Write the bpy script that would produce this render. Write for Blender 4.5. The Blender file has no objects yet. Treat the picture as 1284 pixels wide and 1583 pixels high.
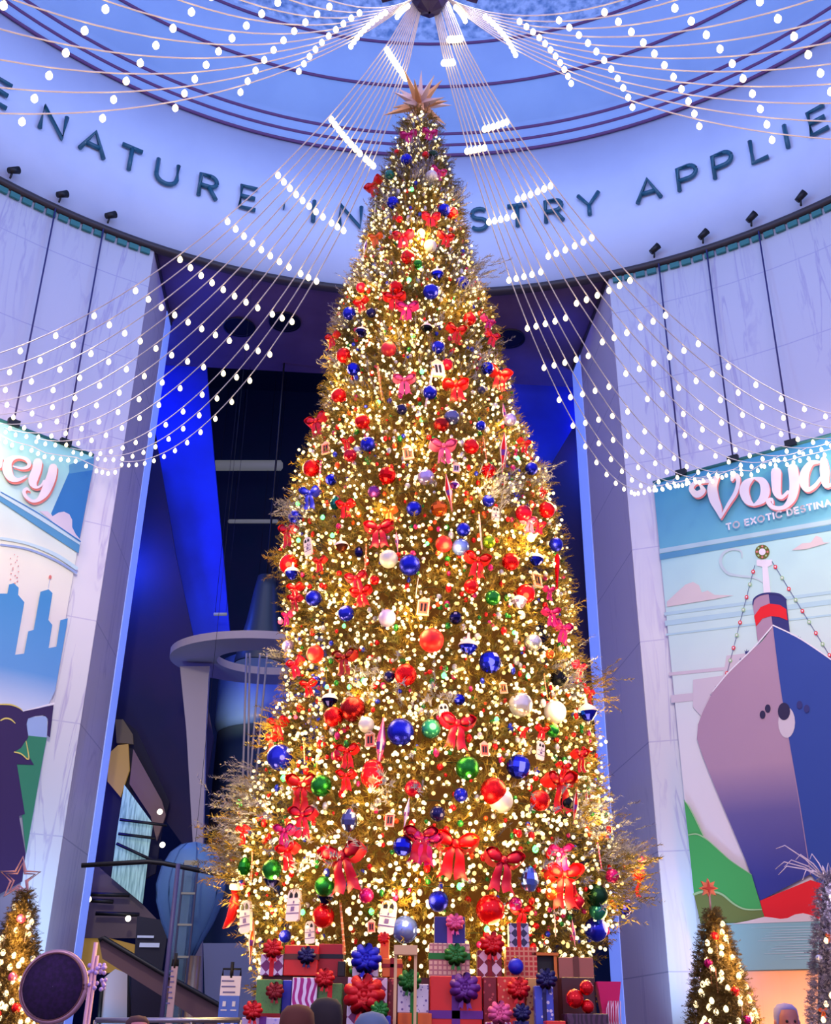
import bpy, bmesh, math, random
import numpy as np
from mathutils import Vector, Matrix, geometry
random.seed(7); rng = np.random.default_rng(7)
PI = math.pi
sc = bpy.context.scene
COL = sc.collection

# ------------------------------------------------------------------ camera
FPX = 1623.7; TH = math.radians(26.257); YAW = math.radians(.449); ROLL = math.radians(.803)
DC = 11.4; RR = 19.97
EYE = Vector((0, -DC, 1.6))
_fh = Vector((-math.sin(YAW), math.cos(YAW), 0))
_r0 = Vector((math.cos(YAW), math.sin(YAW), 0))
FWD = _fh*math.cos(TH) + Vector((0, 0, math.sin(TH)))
_u0 = _r0.cross(FWD)
RGT = _r0*math.cos(ROLL) + _u0*math.sin(ROLL)
UPV = _u0*math.cos(ROLL) - _r0*math.sin(ROLL)
cd = bpy.data.cameras.new('camera'); cam = bpy.data.objects.new('camera', cd); COL.objects.link(cam)
cam.matrix_world = Matrix(((RGT.x, UPV.x, -FWD.x, EYE.x), (RGT.y, UPV.y, -FWD.y, EYE.y), (RGT.z, UPV.z, -FWD.z, EYE.z), (0, 0, 0, 1)))
cd.sensor_fit = 'HORIZONTAL'; cd.sensor_width = 36; cd.lens = FPX/1284*36
cd.clip_start = .05; cd.clip_end = 300
sc.camera = cam

# ------------------------------------------------------------------ world, light, exposure
W = bpy.data.worlds.new('world'); sc.world = W; W.use_nodes = True
bg = W.node_tree.nodes['Background']; bg.inputs[0].default_value = (.66, .55, 1.0, 1); bg.inputs[1].default_value = 1.25
sc.view_settings.view_transform = 'Standard'; sc.view_settings.look = 'None'
sc.view_settings.exposure = 0; sc.view_settings.gamma = 1; sc.view_settings.use_curve_mapping = False
try:
    sc.cycles.sample_clamp_indirect = 4; sc.cycles.max_bounces = 5; sc.cycles.diffuse_bounces = 3; sc.cycles.caustics_reflective = False
except Exception: pass

def light(name, kind, loc, col, power, size=.3, target=None, angle=None, blend=.6):
    l = bpy.data.lights.new(name, kind); l.color = col; l.energy = power
    if kind == 'AREA': l.size = size
    else: l.shadow_soft_size = size
    if kind == 'SPOT':
        l.spot_size = math.radians(angle or 60); l.spot_blend = blend
    o = bpy.data.objects.new(name, l); o.location = loc; COL.objects.link(o)
    if target is not None:
        o.rotation_euler = (Vector(target)-Vector(loc)).to_track_quat('-Z', 'Y').to_euler()
    return o

# pixel -> place in the hall
def ray(px, py): return FWD*FPX + RGT*(px-642) + UPV*(791.5-py)
def cyl(px, py, r=RR):
    d = ray(px, py); a = d.x**2+d.y**2; b = 2*(EYE.x*d.x+EYE.y*d.y); c = EYE.x**2+EYE.y**2-r*r
    return EYE + d*((-b+math.sqrt(b*b-4*a*c))/(2*a))
def ply(px, py, y): d = ray(px, py); return EYE + d*((y-EYE.y)/d.y)
def plane(px, py, P, n):
    d = ray(px, py); return EYE + d*((P-EYE).dot(n)/d.dot(n))
def depth(p): return (p-EYE).dot(FWD)
AZ0 = math.radians(-4.57)
NV = Vector((math.sin(AZ0), math.cos(AZ0), 0)); TV = Vector((math.cos(AZ0), -math.sin(AZ0), 0))
def wl(s, n, z): return TV*s + NV*n + Vector((0, 0, z))       # opening frame: s across, n into the hall
def pn(px, py, n): return plane(px, py, NV*n, NV)
def ca(az, r, z): a = math.radians(az); return Vector((r*math.sin(a), r*math.cos(a), z))

for k in range(-3, 4):                                       # blue fill lamps added in mid-air, evening out dome and frieze
    light('dome_fill', 'POINT', ca(k*26, 11.5, 28.8), (.25, .49, 1), 480, .8)
light('hub_lamp_light', 'POINT', (.5, -.2, 17.0), (.75, .7, 1), 500, .3)
for sx in (-1, 1):                                            # fill spots added without fixtures, to lift banner walls and gifts
    light('wall_fill', 'SPOT', (sx*6.5, 3.5, 15.8), (1, .91, .72), 4300, .5, (sx*12.2, 16.5, 7.5), 88, 1)
    light('gift_fill', 'SPOT', (sx*4.5, -13.5, 9), (1, .88, .82), 620, .5, (sx*.5, -3.2, 1.9), 26, .8)
# blue wash in the hall behind the opening
for (s, n, z, p, c) in [(-9.3, 24.4, 24.0, 300, (.02, .08, 1)), (-9.0, 24.3, 17.0, 800, (.02, .08, 1)), (9.6, 25.2, 22.5, 900, (.02, .08, 1)),
                        (-9.6, 23.6, 8.0, 260, (.06, .05, 1)), (10.5, 26.5, 12.0, 600, (.02, .03, 1)), (-1.5, 27.5, 10.2, 380, (.05, .15, 1))]:
    light('blue_wash', 'POINT', wl(s, n, z), c, p, .4)
for (s, n, z, p) in ((-7.0, 20.4, 24.2, 150), (7.0, 21.5, 24.2, 110)):  # blue pools on the soffit corners
    q = wl(s, n, z); light('soffit_wash', 'SPOT', q, (.02, .08, 1), p, .3, (q.x, q.y, 27), 105, 1)
for (x, y) in ((90, 1500), (1010, 1560)):                    # pale blue floor uplights against the piers
    q = cyl(x, y, RR-1.6); light('pier_uplight', 'SPOT', (q.x*.93, q.y*.93, .3), (.35, .6, 1), 1100, .6, (q.x*1.09, q.y*1.09, 5), 80, 1)
q = cyl(1215, 1560, RR-1.2); light('amber_uplight', 'SPOT', (q.x, q.y, .2), (1, .30, .06), 420, .3, (q.x*1.05, q.y*1.05, 2.0), 110)
q = cyl(-40, 640, RR-1.6); light('warm_lamp', 'POINT', q, (1, .62, .42), 260, .5)
q = cyl(1300, 700, RR-1.6); light('warm_lamp', 'POINT', q, (1, .7, .6), 160, .5)

# ------------------------------------------------------------------ materials
def lin(c):
    return tuple((x/12.92 if x <= .04045 else ((x+.055)/1.055)**2.4) for x in c)
MATS = {}
def mat(name, rgb, rough=.6, metal=0, emit=0, spec=.5, lined=False, ecol=None, nosample=False, alpha=None, coat=0):
    if name in MATS: return MATS[name]
    m = bpy.data.materials.new(name); m.use_nodes = True; b = m.node_tree.nodes['Principled BSDF']
    c = rgb if lined else lin(rgb)
    b.inputs['Base Color'].default_value = (*c, 1); b.inputs['Roughness'].default_value = rough; b.inputs['Metallic'].default_value = metal
    b.inputs['Specular IOR Level'].default_value = spec
    if coat: b.inputs['Coat Weight'].default_value = coat
    if emit:
        b.inputs['Emission Color'].default_value = (*(lin(ecol) if ecol else c), 1); b.inputs['Emission Strength'].default_value = emit
    if alpha is not None: b.inputs['Alpha'].default_value = alpha
    if nosample: m.cycles.emission_sampling = 'NONE'
    MATS[name] = m; return m
def nodes(m): nt = m.node_tree; return nt, nt.nodes['Principled BSDF']
def link(nt, a, b): nt.links.new(a, b)
def add(nt, t, **k):
    n = nt.nodes.new(t)
    for a, v in k.items(): setattr(n, a, v)
    return n
def noise_mat(name, c1, c2, scale=(1, 1, 1), ns=3, rough=.7, lo=.4, hi=.65, detail=6, bump=0):
    if name in MATS: return MATS[name]
    m = mat(name, c1, rough); nt, b = nodes(m)
    tc = add(nt, 'ShaderNodeTexCoord'); mp = add(nt, 'ShaderNodeMapping'); mp.inputs['Scale'].default_value = scale
    no = add(nt, 'ShaderNodeTexNoise'); no.inputs['Scale'].default_value = ns; no.inputs['Detail'].default_value = detail
    cr = add(nt, 'ShaderNodeValToRGB'); cr.color_ramp.elements[0].position = lo; cr.color_ramp.elements[1].position = hi
    cr.color_ramp.elements[0].color = (*lin(c1), 1); cr.color_ramp.elements[1].color = (*lin(c2), 1)
    link(nt, tc.outputs['Object'], mp.inputs[0]); link(nt, mp.outputs[0], no.inputs['Vector']); link(nt, no.outputs['Fac'], cr.inputs[0]); link(nt, cr.outputs[0], b.inputs['Base Color'])
    if bump:
        bp = add(nt, 'ShaderNodeBump'); bp.inputs['Strength'].default_value = bump; link(nt, no.outputs['Fac'], bp.inputs['Height']); link(nt, bp.outputs[0], b.inputs['Normal'])
    return m
def marble(name, base, vein, joint):
    m = mat(name, base, .45); nt, b = nodes(m)
    tc = add(nt, 'ShaderNodeTexCoord'); mp = add(nt, 'ShaderNodeMapping'); mp.inputs['Scale'].default_value = (1.5, 1.5, .16)
    no = add(nt, 'ShaderNodeTexNoise'); no.inputs['Scale'].default_value = 1.1; no.inputs['Detail'].default_value = 9; no.inputs['Distortion'].default_value = 1.2
    link(nt, tc.outputs['Object'], mp.inputs[0]); link(nt, mp.outputs[0], no.inputs['Vector'])
    # thin veins where the noise crosses .5
    s = add(nt, 'ShaderNodeMath', operation='SUBTRACT'); s.inputs[1].default_value = .53; link(nt, no.outputs['Fac'], s.inputs[0])
    a = add(nt, 'ShaderNodeMath', operation='ABSOLUTE'); link(nt, s.outputs[0], a.inputs[0])
    cr = add(nt, 'ShaderNodeValToRGB'); e = cr.color_ramp.elements; e[0].position = 0; e[1].position = .035
    e[0].color = (*lin(vein), 1); e[1].color = (*lin(base), 1); link(nt, a.outputs[0], cr.inputs[0])
    n2 = add(nt, 'ShaderNodeTexNoise'); n2.inputs['Scale'].default_value = .35; link(nt, mp.outputs[0], n2.inputs['Vector'])
    c2 = add(nt, 'ShaderNodeValToRGB'); e = c2.color_ramp.elements; e[0].position = .42; e[1].position = .62; e[0].color = (0, 0, 0, 1); e[1].color = (1, 1, 1, 1)
    link(nt, n2.outputs['Fac'], c2.inputs[0])
    mx = add(nt, 'ShaderNodeMixRGB'); mx.inputs[1].default_value = (*lin(base), 1); link(nt, c2.outputs[0], mx.inputs[0]); link(nt, cr.outputs[0], mx.inputs[2])
    # horizontal joints
    sp = add(nt, 'ShaderNodeSeparateXYZ'); link(nt, tc.outputs['Object'], sp.inputs[0])
    md = add(nt, 'ShaderNodeMath', operation='MODULO'); md.inputs[1].default_value = 3.05; link(nt, sp.outputs[2], md.inputs[0])
    lt = add(nt, 'ShaderNodeMath', operation='LESS_THAN'); lt.inputs[1].default_value = .035; link(nt, md.outputs[0], lt.inputs[0])
    m2 = add(nt, 'ShaderNodeMixRGB'); m2.inputs[2].default_value = (*lin(joint), 1); link(nt, lt.outputs[0], m2.inputs[0]); link(nt, mx.outputs[0], m2.inputs[1])
    link(nt, m2.outputs[0], b.inputs['Base Color']); return m
M_WALL = marble('marble_pale', (.92, .89, .90), (.80, .75, .84), (.82, .78, .85))
M_JAMB = marble('marble_grey', (.84, .78, .82), (.74, .68, .75), (.68, .63, .70))
M_FRIEZE = noise_mat('frieze_plaster', (.82, .87, .95), (.79, .84, .93), ns=.4)
M_DOME = noise_mat('dome_plaster', (.62, .75, .90), (.59, .72, .88), ns=.5)
M_TOP = noise_mat('rough_plaster', (.70, .82, .94), (.40, .56, .74), ns=3.0, bump=.5, rough=.9)
M_GROOVE = mat('groove_purple', (.42, .27, .45), .7)
M_BRONZE = mat('cornice_bronze', (.22, .19, .20), .5)
M_GREEN = mat('dentil_green', (.20, .48, .46), .5)
M_LETTER = mat('letter_teal', (.10, .36, .44), .45, coat=.3)
M_SOFFIT = noise_mat('soffit_purple', (.38, .27, .36), (.42, .31, .40), ns=.7, rough=.6)
M_STRIP = mat('strip_blue_washed', (.72, .78, .98), .6, emit=.58, ecol=(.42, .55, 1))  # blue lamp wash put into the jamb strips' colour and glow
M_HALL = noise_mat('hall_navy', (.12, .19, .34), (.08, .20, .34), ns=.6, rough=.8)
M_HALLP = noise_mat('hall_side', (.10, .08, .24), (.16, .09, .24), ns=.4, rough=.8)
M_FIN = noise_mat('fin_blue', (.03, .22, .90), (.02, .16, .75), ns=.25, rough=.7)
M_FLOOR = mat('floor_stone', (.45, .42, .45), .3)
M_BLACK = mat('black', (.03, .03, .04), .5)
M_CORD = mat('cord_cream', (.88, .84, .86), .6, emit=.10)
M_BULB = mat('bulb_glow', (1, .93, .72), .4, emit=3.2, ecol=(1, .93, .70))
M_MINI = mat('mini_glow', (1, .9, .66), .4, emit=1.5, ecol=(1, .95, .76), nosample=True)
M_MINIB = mat('mini_glow_amber', (1, .8, .4), .4, emit=1.15, ecol=(1, .88, .58), nosample=True)
M_GOLD = mat('gold_cap', (.80, .62, .25), .3, 1)
M_WHITE = mat('white_enamel', (.90, .86, .95), .4)

# ------------------------------------------------------------------ mesh helpers
class MB:
    def __init__(s): s.v = []; s.f = []; s.m = []; s.sm = []
    def addv(s, pts): k = len(s.v); s.v += [tuple(p) for p in pts]; return k
    def face(s, idx, m=0, sm=False): s.f.append(tuple(idx)); s.m.append(m); s.sm.append(sm)
    def box(s, c, size, m=0, rot=0, axes=None):
        c = Vector(c); hx, hy, hz = [k/2 for k in size]
        ax = axes or (Vector((math.cos(rot), math.sin(rot), 0)), Vector((-math.sin(rot), math.cos(rot), 0)), Vector((0, 0, 1)))
        P = [c+ax[0]*(sx*hx)+ax[1]*(sy*hy)+ax[2]*(sz*hz) for sz in (-1, 1) for sx, sy in ((-1, -1), (1, -1), (1, 1), (-1, 1))]
        k = s.addv(P)
        for q in ((0, 3, 2, 1), (4, 5, 6, 7), (0, 1, 5, 4), (1, 2, 6, 5), (2, 3, 7, 6), (3, 0, 4, 7)): s.face([k+i for i in q], m)
    def tube(s, pts, r, n=6, m=0, closed=False):
        pts = [Vector(p) for p in pts]; rs = r if isinstance(r, (list, tuple)) else [r]*len(pts); rings = []
        for i, p in enumerate(pts):
            if closed: d = pts[(i+1) % len(pts)]-pts[i-1]
            else: d = pts[min(i+1, len(pts)-1)]-pts[max(i-1, 0)]
            if d.length < 1e-9: d = Vector((0, 0, 1))
            d.normalize(); a = d.cross(Vector((0, 0, 1)))
            if a.length < 1e-3: a = d.cross(Vector((0, 1, 0)))
            a.normalize(); b = d.cross(a)
            rings.append(s.addv([p+a*(math.cos(2*PI*j/n)*rs[i])+b*(math.sin(2*PI*j/n)*rs[i]) for j in range(n)]))
        L = len(pts)
        for i in range(L if closed else L-1):
            A, B = rings[i], rings[(i+1) % L]
            for j in range(n): s.face((A+j, A+(j+1) % n, B+(j+1) % n, B+j), m, True)
        if not closed:
            s.face([rings[0]+j for j in range(n)][::-1], m); s.face([rings[-1]+j for j in range(n)], m)
    def lathe(s, prof, n=16, c=(0, 0, 0), m=0, sm=True, mfun=None, a0=0, a1=2*PI):
        c = Vector(c); full = abs(a1-a0-2*PI) < 1e-6; cols = n if full else n+1; rings = []
        for (r, z) in prof:
            rings.append(s.addv([c+Vector((r*math.cos(a0+(a1-a0)*j/n), r*math.sin(a0+(a1-a0)*j/n), z)) for j in range(cols)]))
        for i in range(len(prof)-1):
            for j in range(n):
                k = (j+1) % cols
                mm = mfun(i, j) if mfun else m
                s.face((rings[i]+j, rings[i]+k, rings[i+1]+k, rings[i+1]+j), mm, sm)
    def ball(s, c, r, n=12, m=0, sz=1, sm=True, mfun=None):
        h = n//2+1
        s.lathe([(max(1e-4, r*math.sin(PI*i/h)), -r*sz*math.cos(PI*i/h)) for i in range(h+1)], n, c, m, sm, mfun)
    def prism(s, pts, off, m=0):                      # polygon (3D, planar) extruded by vector off
        pts = [Vector(p) for p in pts]; off = Vector(off); k = s.addv(pts); n = len(pts); k2 = s.addv([p+off for p in pts])
        tr = geometry.tessellate_polygon([pts])
        for t in tr: s.face([k+i for i in t], m); s.face([k2+i for i in t[::-1]], m)
        for i in range(n): j = (i+1) % n; s.face((k+i, k+j, k2+j, k2+i), m)
    def mesh(s, name, mats):
        me = bpy.data.meshes.new(name); me.from_pydata(s.v, [], s.f)
        for m in (mats if isinstance(mats, (list, tuple)) else [mats]): me.materials.append(m)
        me.polygons.foreach_set('material_index', s.m); me.polygons.foreach_set('use_smooth', s.sm); me.update(); return me
    def build(s, name, mats, parent=None, loc=None):
        return obj(name, s.mesh(name, mats), parent, loc)
def obj(name, me, parent=None, loc=None):
    o = bpy.data.objects.new(name, me); COL.objects.link(o)
    if parent is not None: o.parent = parent
    if loc is not None: o.location = loc
    return o
def thing(name, label, cat, loc=(0, 0, 0), rz=0, group=None):
    o = bpy.data.objects.new(name, None); COL.objects.link(o); o.location = loc; o.rotation_euler = (0, 0, rz); o.empty_display_size = .1
    tag(o, label, cat, group); return o
def tag(o, label, cat, group=None, kind=None):
    if label: o['label'] = label
    if cat: o['category'] = cat
    if group: o['group'] = group
    if kind: o['kind'] = kind
    return o
def struct(o): o['kind'] = 'structure'; return o

# ------------------------------------------------------------------ the rotunda shell
m = MB(); m.lathe([(.01, 0), (26, 0)], 64); struct(m.build('floor', M_FLOOR))
azL, azR = -28.46, 19.33
def arc_wall(name, a0, a1, z0, z1, r, mt, n=24, th=.6):
    m = MB()
    for i in range(n):
        A = [ca(a0+(a1-a0)*k/n, rr, z) for k in (i, i+1) for rr in (r, r+th) for z in (z0, z1)]
        k = m.addv(A)   # 0:i,r,z0 1:i,r,z1 2:i,R,z0 3:i,R,z1 4..7 next
        m.face((k, k+4, k+5, k+1), 0, True); m.face((k+1, k+5, k+7, k+3)); m.face((k, k+2, k+6, k+4)); m.face((k+2, k+3, k+7, k+6), 0, True)
    return struct(m.build(name, mt))
arc_wall('wall_left', -115, azL, 0, 26.1, RR, M_WALL)
arc_wall('wall_right', azR, 115, 0, 26.1, RR, M_WALL)
arc_wall('wall_frieze', -115, 115, 26.15, 33.0, RR, M_FRIEZE, 80)
def arc_tube(name, r, z, tr, mt, a0=-115, a1=115, n=110):
    m = MB(); m.tube([ca(a0+(a1-a0)*i/n, r, z) for i in range(n+1)], tr, 6); return struct(m.build(name, mt))
# cornice band under the frieze, moulding lines and dome rings
m = MB()
for (a0, a1) in ((-115, 115),):
    m.lathe([(RR+.1, 25.98), (RR-.16, 25.98), (RR-.2, 26.08), (RR-.16, 26.2), (RR-.02, 26.24)], 110, a0=PI/2-math.radians(a1), a1=PI/2-math.radians(a0))
struct(m.build('trim_1', M_BRONZE))
m = MB()
for s0, s1 in ((-70, azL-.3), (azR+.3, 70)):
    k = int((s1-s0)/1.15)
    for i in range(k):
        a = s0+(i+.5)*(s1-s0)/k; c = ca(a, RR-.05, 25.82); m.box(c, (.32, .12, .2), rot=-math.radians(a))
struct(m.build('trim_2', M_GREEN))
m = MB(); A0 = PI/2-math.radians(115); A1 = PI/2+math.radians(115)
m.lathe([(RR, 32.9), (RR-.12, 33.0), (RR-.2, 33.2), (RR-.25, 33.35), (RR-.35, 33.5), (RR-.45, 33.75), (RR-.6, 33.9), (18.05, 34.58), (17.95, 34.75), (17.65, 36.45), (17.5, 36.6)], 110, a0=A0, a1=A1)
struct(m.build('ceiling', M_DOME))
m = MB()
prof = [(17.5*math.cos(t)+.0, 36.6+9*math.sin(t)) for t in [PI/2*i/14 for i in range(15)]]; prof[-1] = (.01, 45.6)
m.lathe(prof, 110, a0=A0, a1=A1); struct(m.build('ceiling_dome', M_TOP))
for i, (r, z, t) in enumerate([(RR-.06, 32.93, .07), (RR-.22, 33.3, .07), (RR-.42, 33.7, .07), (18.0, 34.6, .06), (17.6, 36.5, .06)]): arc_tube('trim_%d' % (i+3), r, z, t, M_GROOVE)

# opening: jambs, blue strips, soffit, hall
HW = 8.09
def wbox(m, s0, s1, n0, n1, z0, z1, mi=0):
    k = m.addv([wl(s, n, z) for z in (z0, z1) for s, n in ((s0, n0), (s1, n0), (s1, n1), (s0, n1))])
    for q in ((0, 3, 2, 1), (4, 5, 6, 7), (0, 1, 5, 4), (1, 2, 6, 5), (2, 3, 7, 6), (3, 0, 4, 7)): m.face([k+i for i in q], mi)
m = MB(); wbox(m, -HW-.5, -HW, 18.3, 21.65, 0, 26.1); struct(m.build('wall_jamb_left', M_JAMB))
m = MB(); wbox(m, HW, HW+.5, 18.3, 23.0, 0, 26.1); struct(m.build('wall_jamb_right', M_JAMB))
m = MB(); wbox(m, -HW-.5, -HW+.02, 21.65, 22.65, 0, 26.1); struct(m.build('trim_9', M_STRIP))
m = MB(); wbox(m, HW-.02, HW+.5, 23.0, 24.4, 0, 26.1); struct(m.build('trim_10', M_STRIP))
m = MB(); k = []
for i in range(25):
    s_ = -9.5+19*i/24; n0 = math.sqrt((RR+.05)**2-s_*s_); k.append(m.addv([wl(s_, n0, 26.12), wl(s_, 25.6, 26.12), wl(s_, n0, 26.6), wl(s_, 25.6, 26.6)]))
for a_, b_ in zip(k[:-1], k[1:]): m.face((a_, b_, b_+1, a_+1)); m.face((a_+2, a_+3, b_+3, b_+2)); m.face((a_, a_+2, b_+2, b_)); m.face((a_+1, b_+1, b_+3, a_+3))
struct(m.build('ceiling_soffit', M_SOFFIT))
# narrow bronze trim where the jambs meet the soffit
m = MB(); wbox(m, -HW, -HW+.07, 18.4, 22.6, 25.95, 26.1); wbox(m, HW-.07, HW, 18.4, 24.3, 25.95, 26.1); struct(m.build('trim_11', M_BRONZE))
for i, (px, py) in enumerate([(440, 497), (370, 505), (787, 523)]):
    p = plane(px, py, Vector((0, 0, 26.1)), Vector((0, 0, 1)))
    m = MB(); m.lathe([(.55, -.03), (.62, -.06), (.62, .0)], 24); m.lathe([(.001, -.01), (.55, -.012)], 24)
    t = m.build('recessed_downlight', M_BLACK, loc=p)
    tag(t, ['unlit black round recessed downlight nearer the big tree, left part of soffit', 'unlit black round recessed downlight farther left in the purple soffit', 'unlit black round recessed downlight in soffit right of the tree'][i], 'ceiling light')
m = MB(); wbox(m, -16, 16, 42, 42.5, 0, 36); struct(m.build('wall_back', M_HALL))
m = MB(); wbox(m, -15, -14.5, 22.7, 42, 0, 36); struct(m.build('wall_hall_left', M_HALLP))
m = MB(); wbox(m, 14.5, 15, 24.4, 42, 0, 36); struct(m.build('wall_hall_right', M_HALLP))
m = MB(); wbox(m, -16, 16, 25.6, 42.5, 35.6, 36); struct(m.build('ceiling_hall', M_HALL))
m = MB(); wbox(m, -15, -HW-.4, 22.2, 22.6, 0, 36); wbox(m, HW+.4, 15, 24, 24.4, 0, 36); struct(m.build('wall_return', M_HALLP))
m = MB(); wbox(m, -16, 16, 20, 42, -.1, .02); struct(m.build('floor_hall', M_FLOOR))
def hall_poly(name, pts, n, th, mt, parent=None):
    m = MB(); m.prism([pn(x, y, n) for x, y in pts], NV*th); return m.build(name, mt, parent)
struct(hall_poly('wall_fin_left', [(225, 500), (318, 555), (330, 700), (345, 860), (356, 990), (300, 990), (272, 860), (243, 690)], 26.4, .5, M_FIN))
struct(hall_poly('wall_fin_right', [(765, 560), (900, 575), (889, 655), (835, 745), (805, 820), (770, 820)], 26.4, .5, M_FIN))
struct(hall_poly('wall_brace', [(232, 700), (243, 690), (272, 860), (300, 990), (330, 1140), (300, 1330), (235, 1240), (182, 1110), (172, 1100), (200, 900)], 25.6, .3, M_HALLP))
struct(hall_poly('wall_brace_right', [(889, 655), (905, 660), (935, 1100), (930, 1120), (890, 1110), (850, 960), (805, 820), (835, 745)], 25.6, .3, M_HALLP))
# glowing strips far back; the upper two are light reflections made into bars
M_GLOW_STRIP = mat('pale_strip', (.55, .56, .58), .5, emit=.32)
for (x0, x1, y0, y1, lb) in [(330, 437, 712, 727, 'broad pale painted light reflection glowing dimly high in the dark hall'), (352, 430, 803, 809, 'slim pale painted light reflection across the dark hall, below the broad one'), (395, 418, 922, 927, 'short white tube light just above the hanging grey cylinder'), (330, 351, 947, 952, 'short white tube light at the foot of the slanted blue fin')]:
    n = 25.4 if x0 in (330,) and y0 > 900 else 38
    a, b = pn(x0, (y0+y1)/2, n), pn(x1, (y0+y1)/2, n); h = (pn(x0, y0, n)-pn(x0, y1, n)).length
    o = thing('glow_strip', lb, 'light'); m = MB(); m.tube([a, a.lerp(b, .03), a.lerp(b, .97), b], [h*.25, h/2, h/2, h*.25], 8); m.build('tube', M_GLOW_STRIP, o)
    for t in (.1, .9): q = a.lerp(b, t); m = MB(); m.tube([q, (q.x, q.y, 35.7)], .008, 4); m.build('hanger', M_BLACK, o)  # hangers of the upper two reflection bars are added along with them

# ------------------------------------------------------------------ stroke font for the frieze and banner capitals
def arcp(cx, cy, rx, ry, a0, a1, n=10): return [(cx+rx*math.cos(math.radians(a0+(a1-a0)*i/n)), cy+ry*math.sin(math.radians(a0+(a1-a0)*i/n))) for i in range(n+1)]
GL = {'N': [[(0, 0), (0, 1), (.75, 0), (.75, 1)]], 'A': [[(0, 0), (.4, 1), (.8, 0)], [(.16, .36), (.64, .36)]], 'T': [[(0, 1), (.7, 1)], [(.35, 1), (.35, 0)]],
 'U': [[(0, 1), (0, .35)]+arcp(.35, .35, .35, .35, 180, 360)+[(.7, 1)]], 'R': [[(0, 0), (0, 1), (.32, 1)]+arcp(.32, .75, .25, .25, 90, -90)+[(0, .5)], [(.3, .5), (.6, 0)]],
 'E': [[(.55, 1), (0, 1), (0, 0), (.55, 0)], [(0, .52), (.5, .52)]], 'I': [[(0, 0), (0, 1)]],
 'S': [arcp(.3, .76, .26, .24, 35, 270, 10)+arcp(.3, .26, .28, .26, 90, -145, 10)[1:]], 'Y': [[(0, 1), (.36, .45), (.72, 1)], [(.36, .45), (.36, 0)]],
 'P': [[(0, 0), (0, 1), (.35, 1)]+arcp(.35, .72, .27, .28, 90, -90)+[(0, .44)]], 'L': [[(0, 1), (0, 0), (.5, 0)]],
 'O': [arcp(.45, .5, .45, .5, 0, 360, 20)], 'X': [[(0, 0), (.7, 1)], [(0, 1), (.7, 0)]], 'C': [arcp(.45, .5, .45, .5, 45, 315, 16)],
 'D': [[(0, 0), (0, 1), (.3, 1)]+arcp(.3, .5, .4, .5, 90, -90, 10)+[(0, 0)]], '.': [[(.2, .5), (.24, .5)]]}
fr = [('E', -46.9, 'frieze letter E cut off at the left edge of the picture'), ('N', None, None)]
FL = [('E', 0, 140, 'teal raised letter E cut by left picture edge on the frieze'), ('N', 81, 190, 'teal raised letter N beginning the word NATURE'), ('A', 142, 228, 'teal raised letter A in the word NATURE'),
 ('T', 201, 243, 'teal raised letter T in the word NATURE'), ('U', 257, 268, 'teal raised letter U in the word NATURE'), ('R', 321, 292, 'teal raised letter R in the word NATURE'), ('E', 383, 310, 'teal raised letter E ending the word NATURE'),
 ('.', 438, 322, 'small teal raised dot between frieze words left of the tree'), ('I', 484, 330, 'teal raised letter I just right of the frieze dot'), ('N', 541, 340, 'teal raised letter N just left of the big tree'),
 ('S', 741, 343, 'teal raised letter S just right of the big tree'), ('T', 800, 338, 'teal raised letter T between S and R right of the tree'), ('R', 857, 331, 'teal raised letter R between T and Y right of the tree'), ('Y', 911, 320, 'teal raised letter Y right of the tree'),
 ('A', 1003, 300, 'teal raised letter A beginning the word APPLIES'), ('P', 1064, 281, 'teal raised first letter P in the word APPLIES'), ('P', 1119, 261, 'teal raised second letter P in the word APPLIES'), ('L', 1176, 240, 'teal raised letter L in the word APPLIES'),
 ('I', 1217, 215, 'teal raised letter I in the word APPLIES'), ('E', 1266, 188, 'teal raised letter E near the right picture edge on the frieze')]
LH = 1.02
for ch, px, py, lb in FL:
    q = cyl(px, py); a = math.atan2(q.x, q.y); t = Vector((math.cos(a), -math.sin(a), 0)); z0 = 29.5-LH/2; nrm = Vector((math.sin(a), math.cos(a), 0)); c = nrm*(RR-.13)
    xs = [p[0] for st in GL[ch] for p in st]; w = (min(xs)+max(xs))/2
    m = MB()
    for st in GL[ch]:
        P = [c+t*((x-w)*LH*1.05)+Vector((0, 0, z0+y*LH)) for x, y in st]
        m.tube(P, .085 if ch != '.' else .15, 8)
    tag(m.build('frieze_letter', M_LETTER), lb, 'letter', 'raised letters on the frieze')

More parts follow.
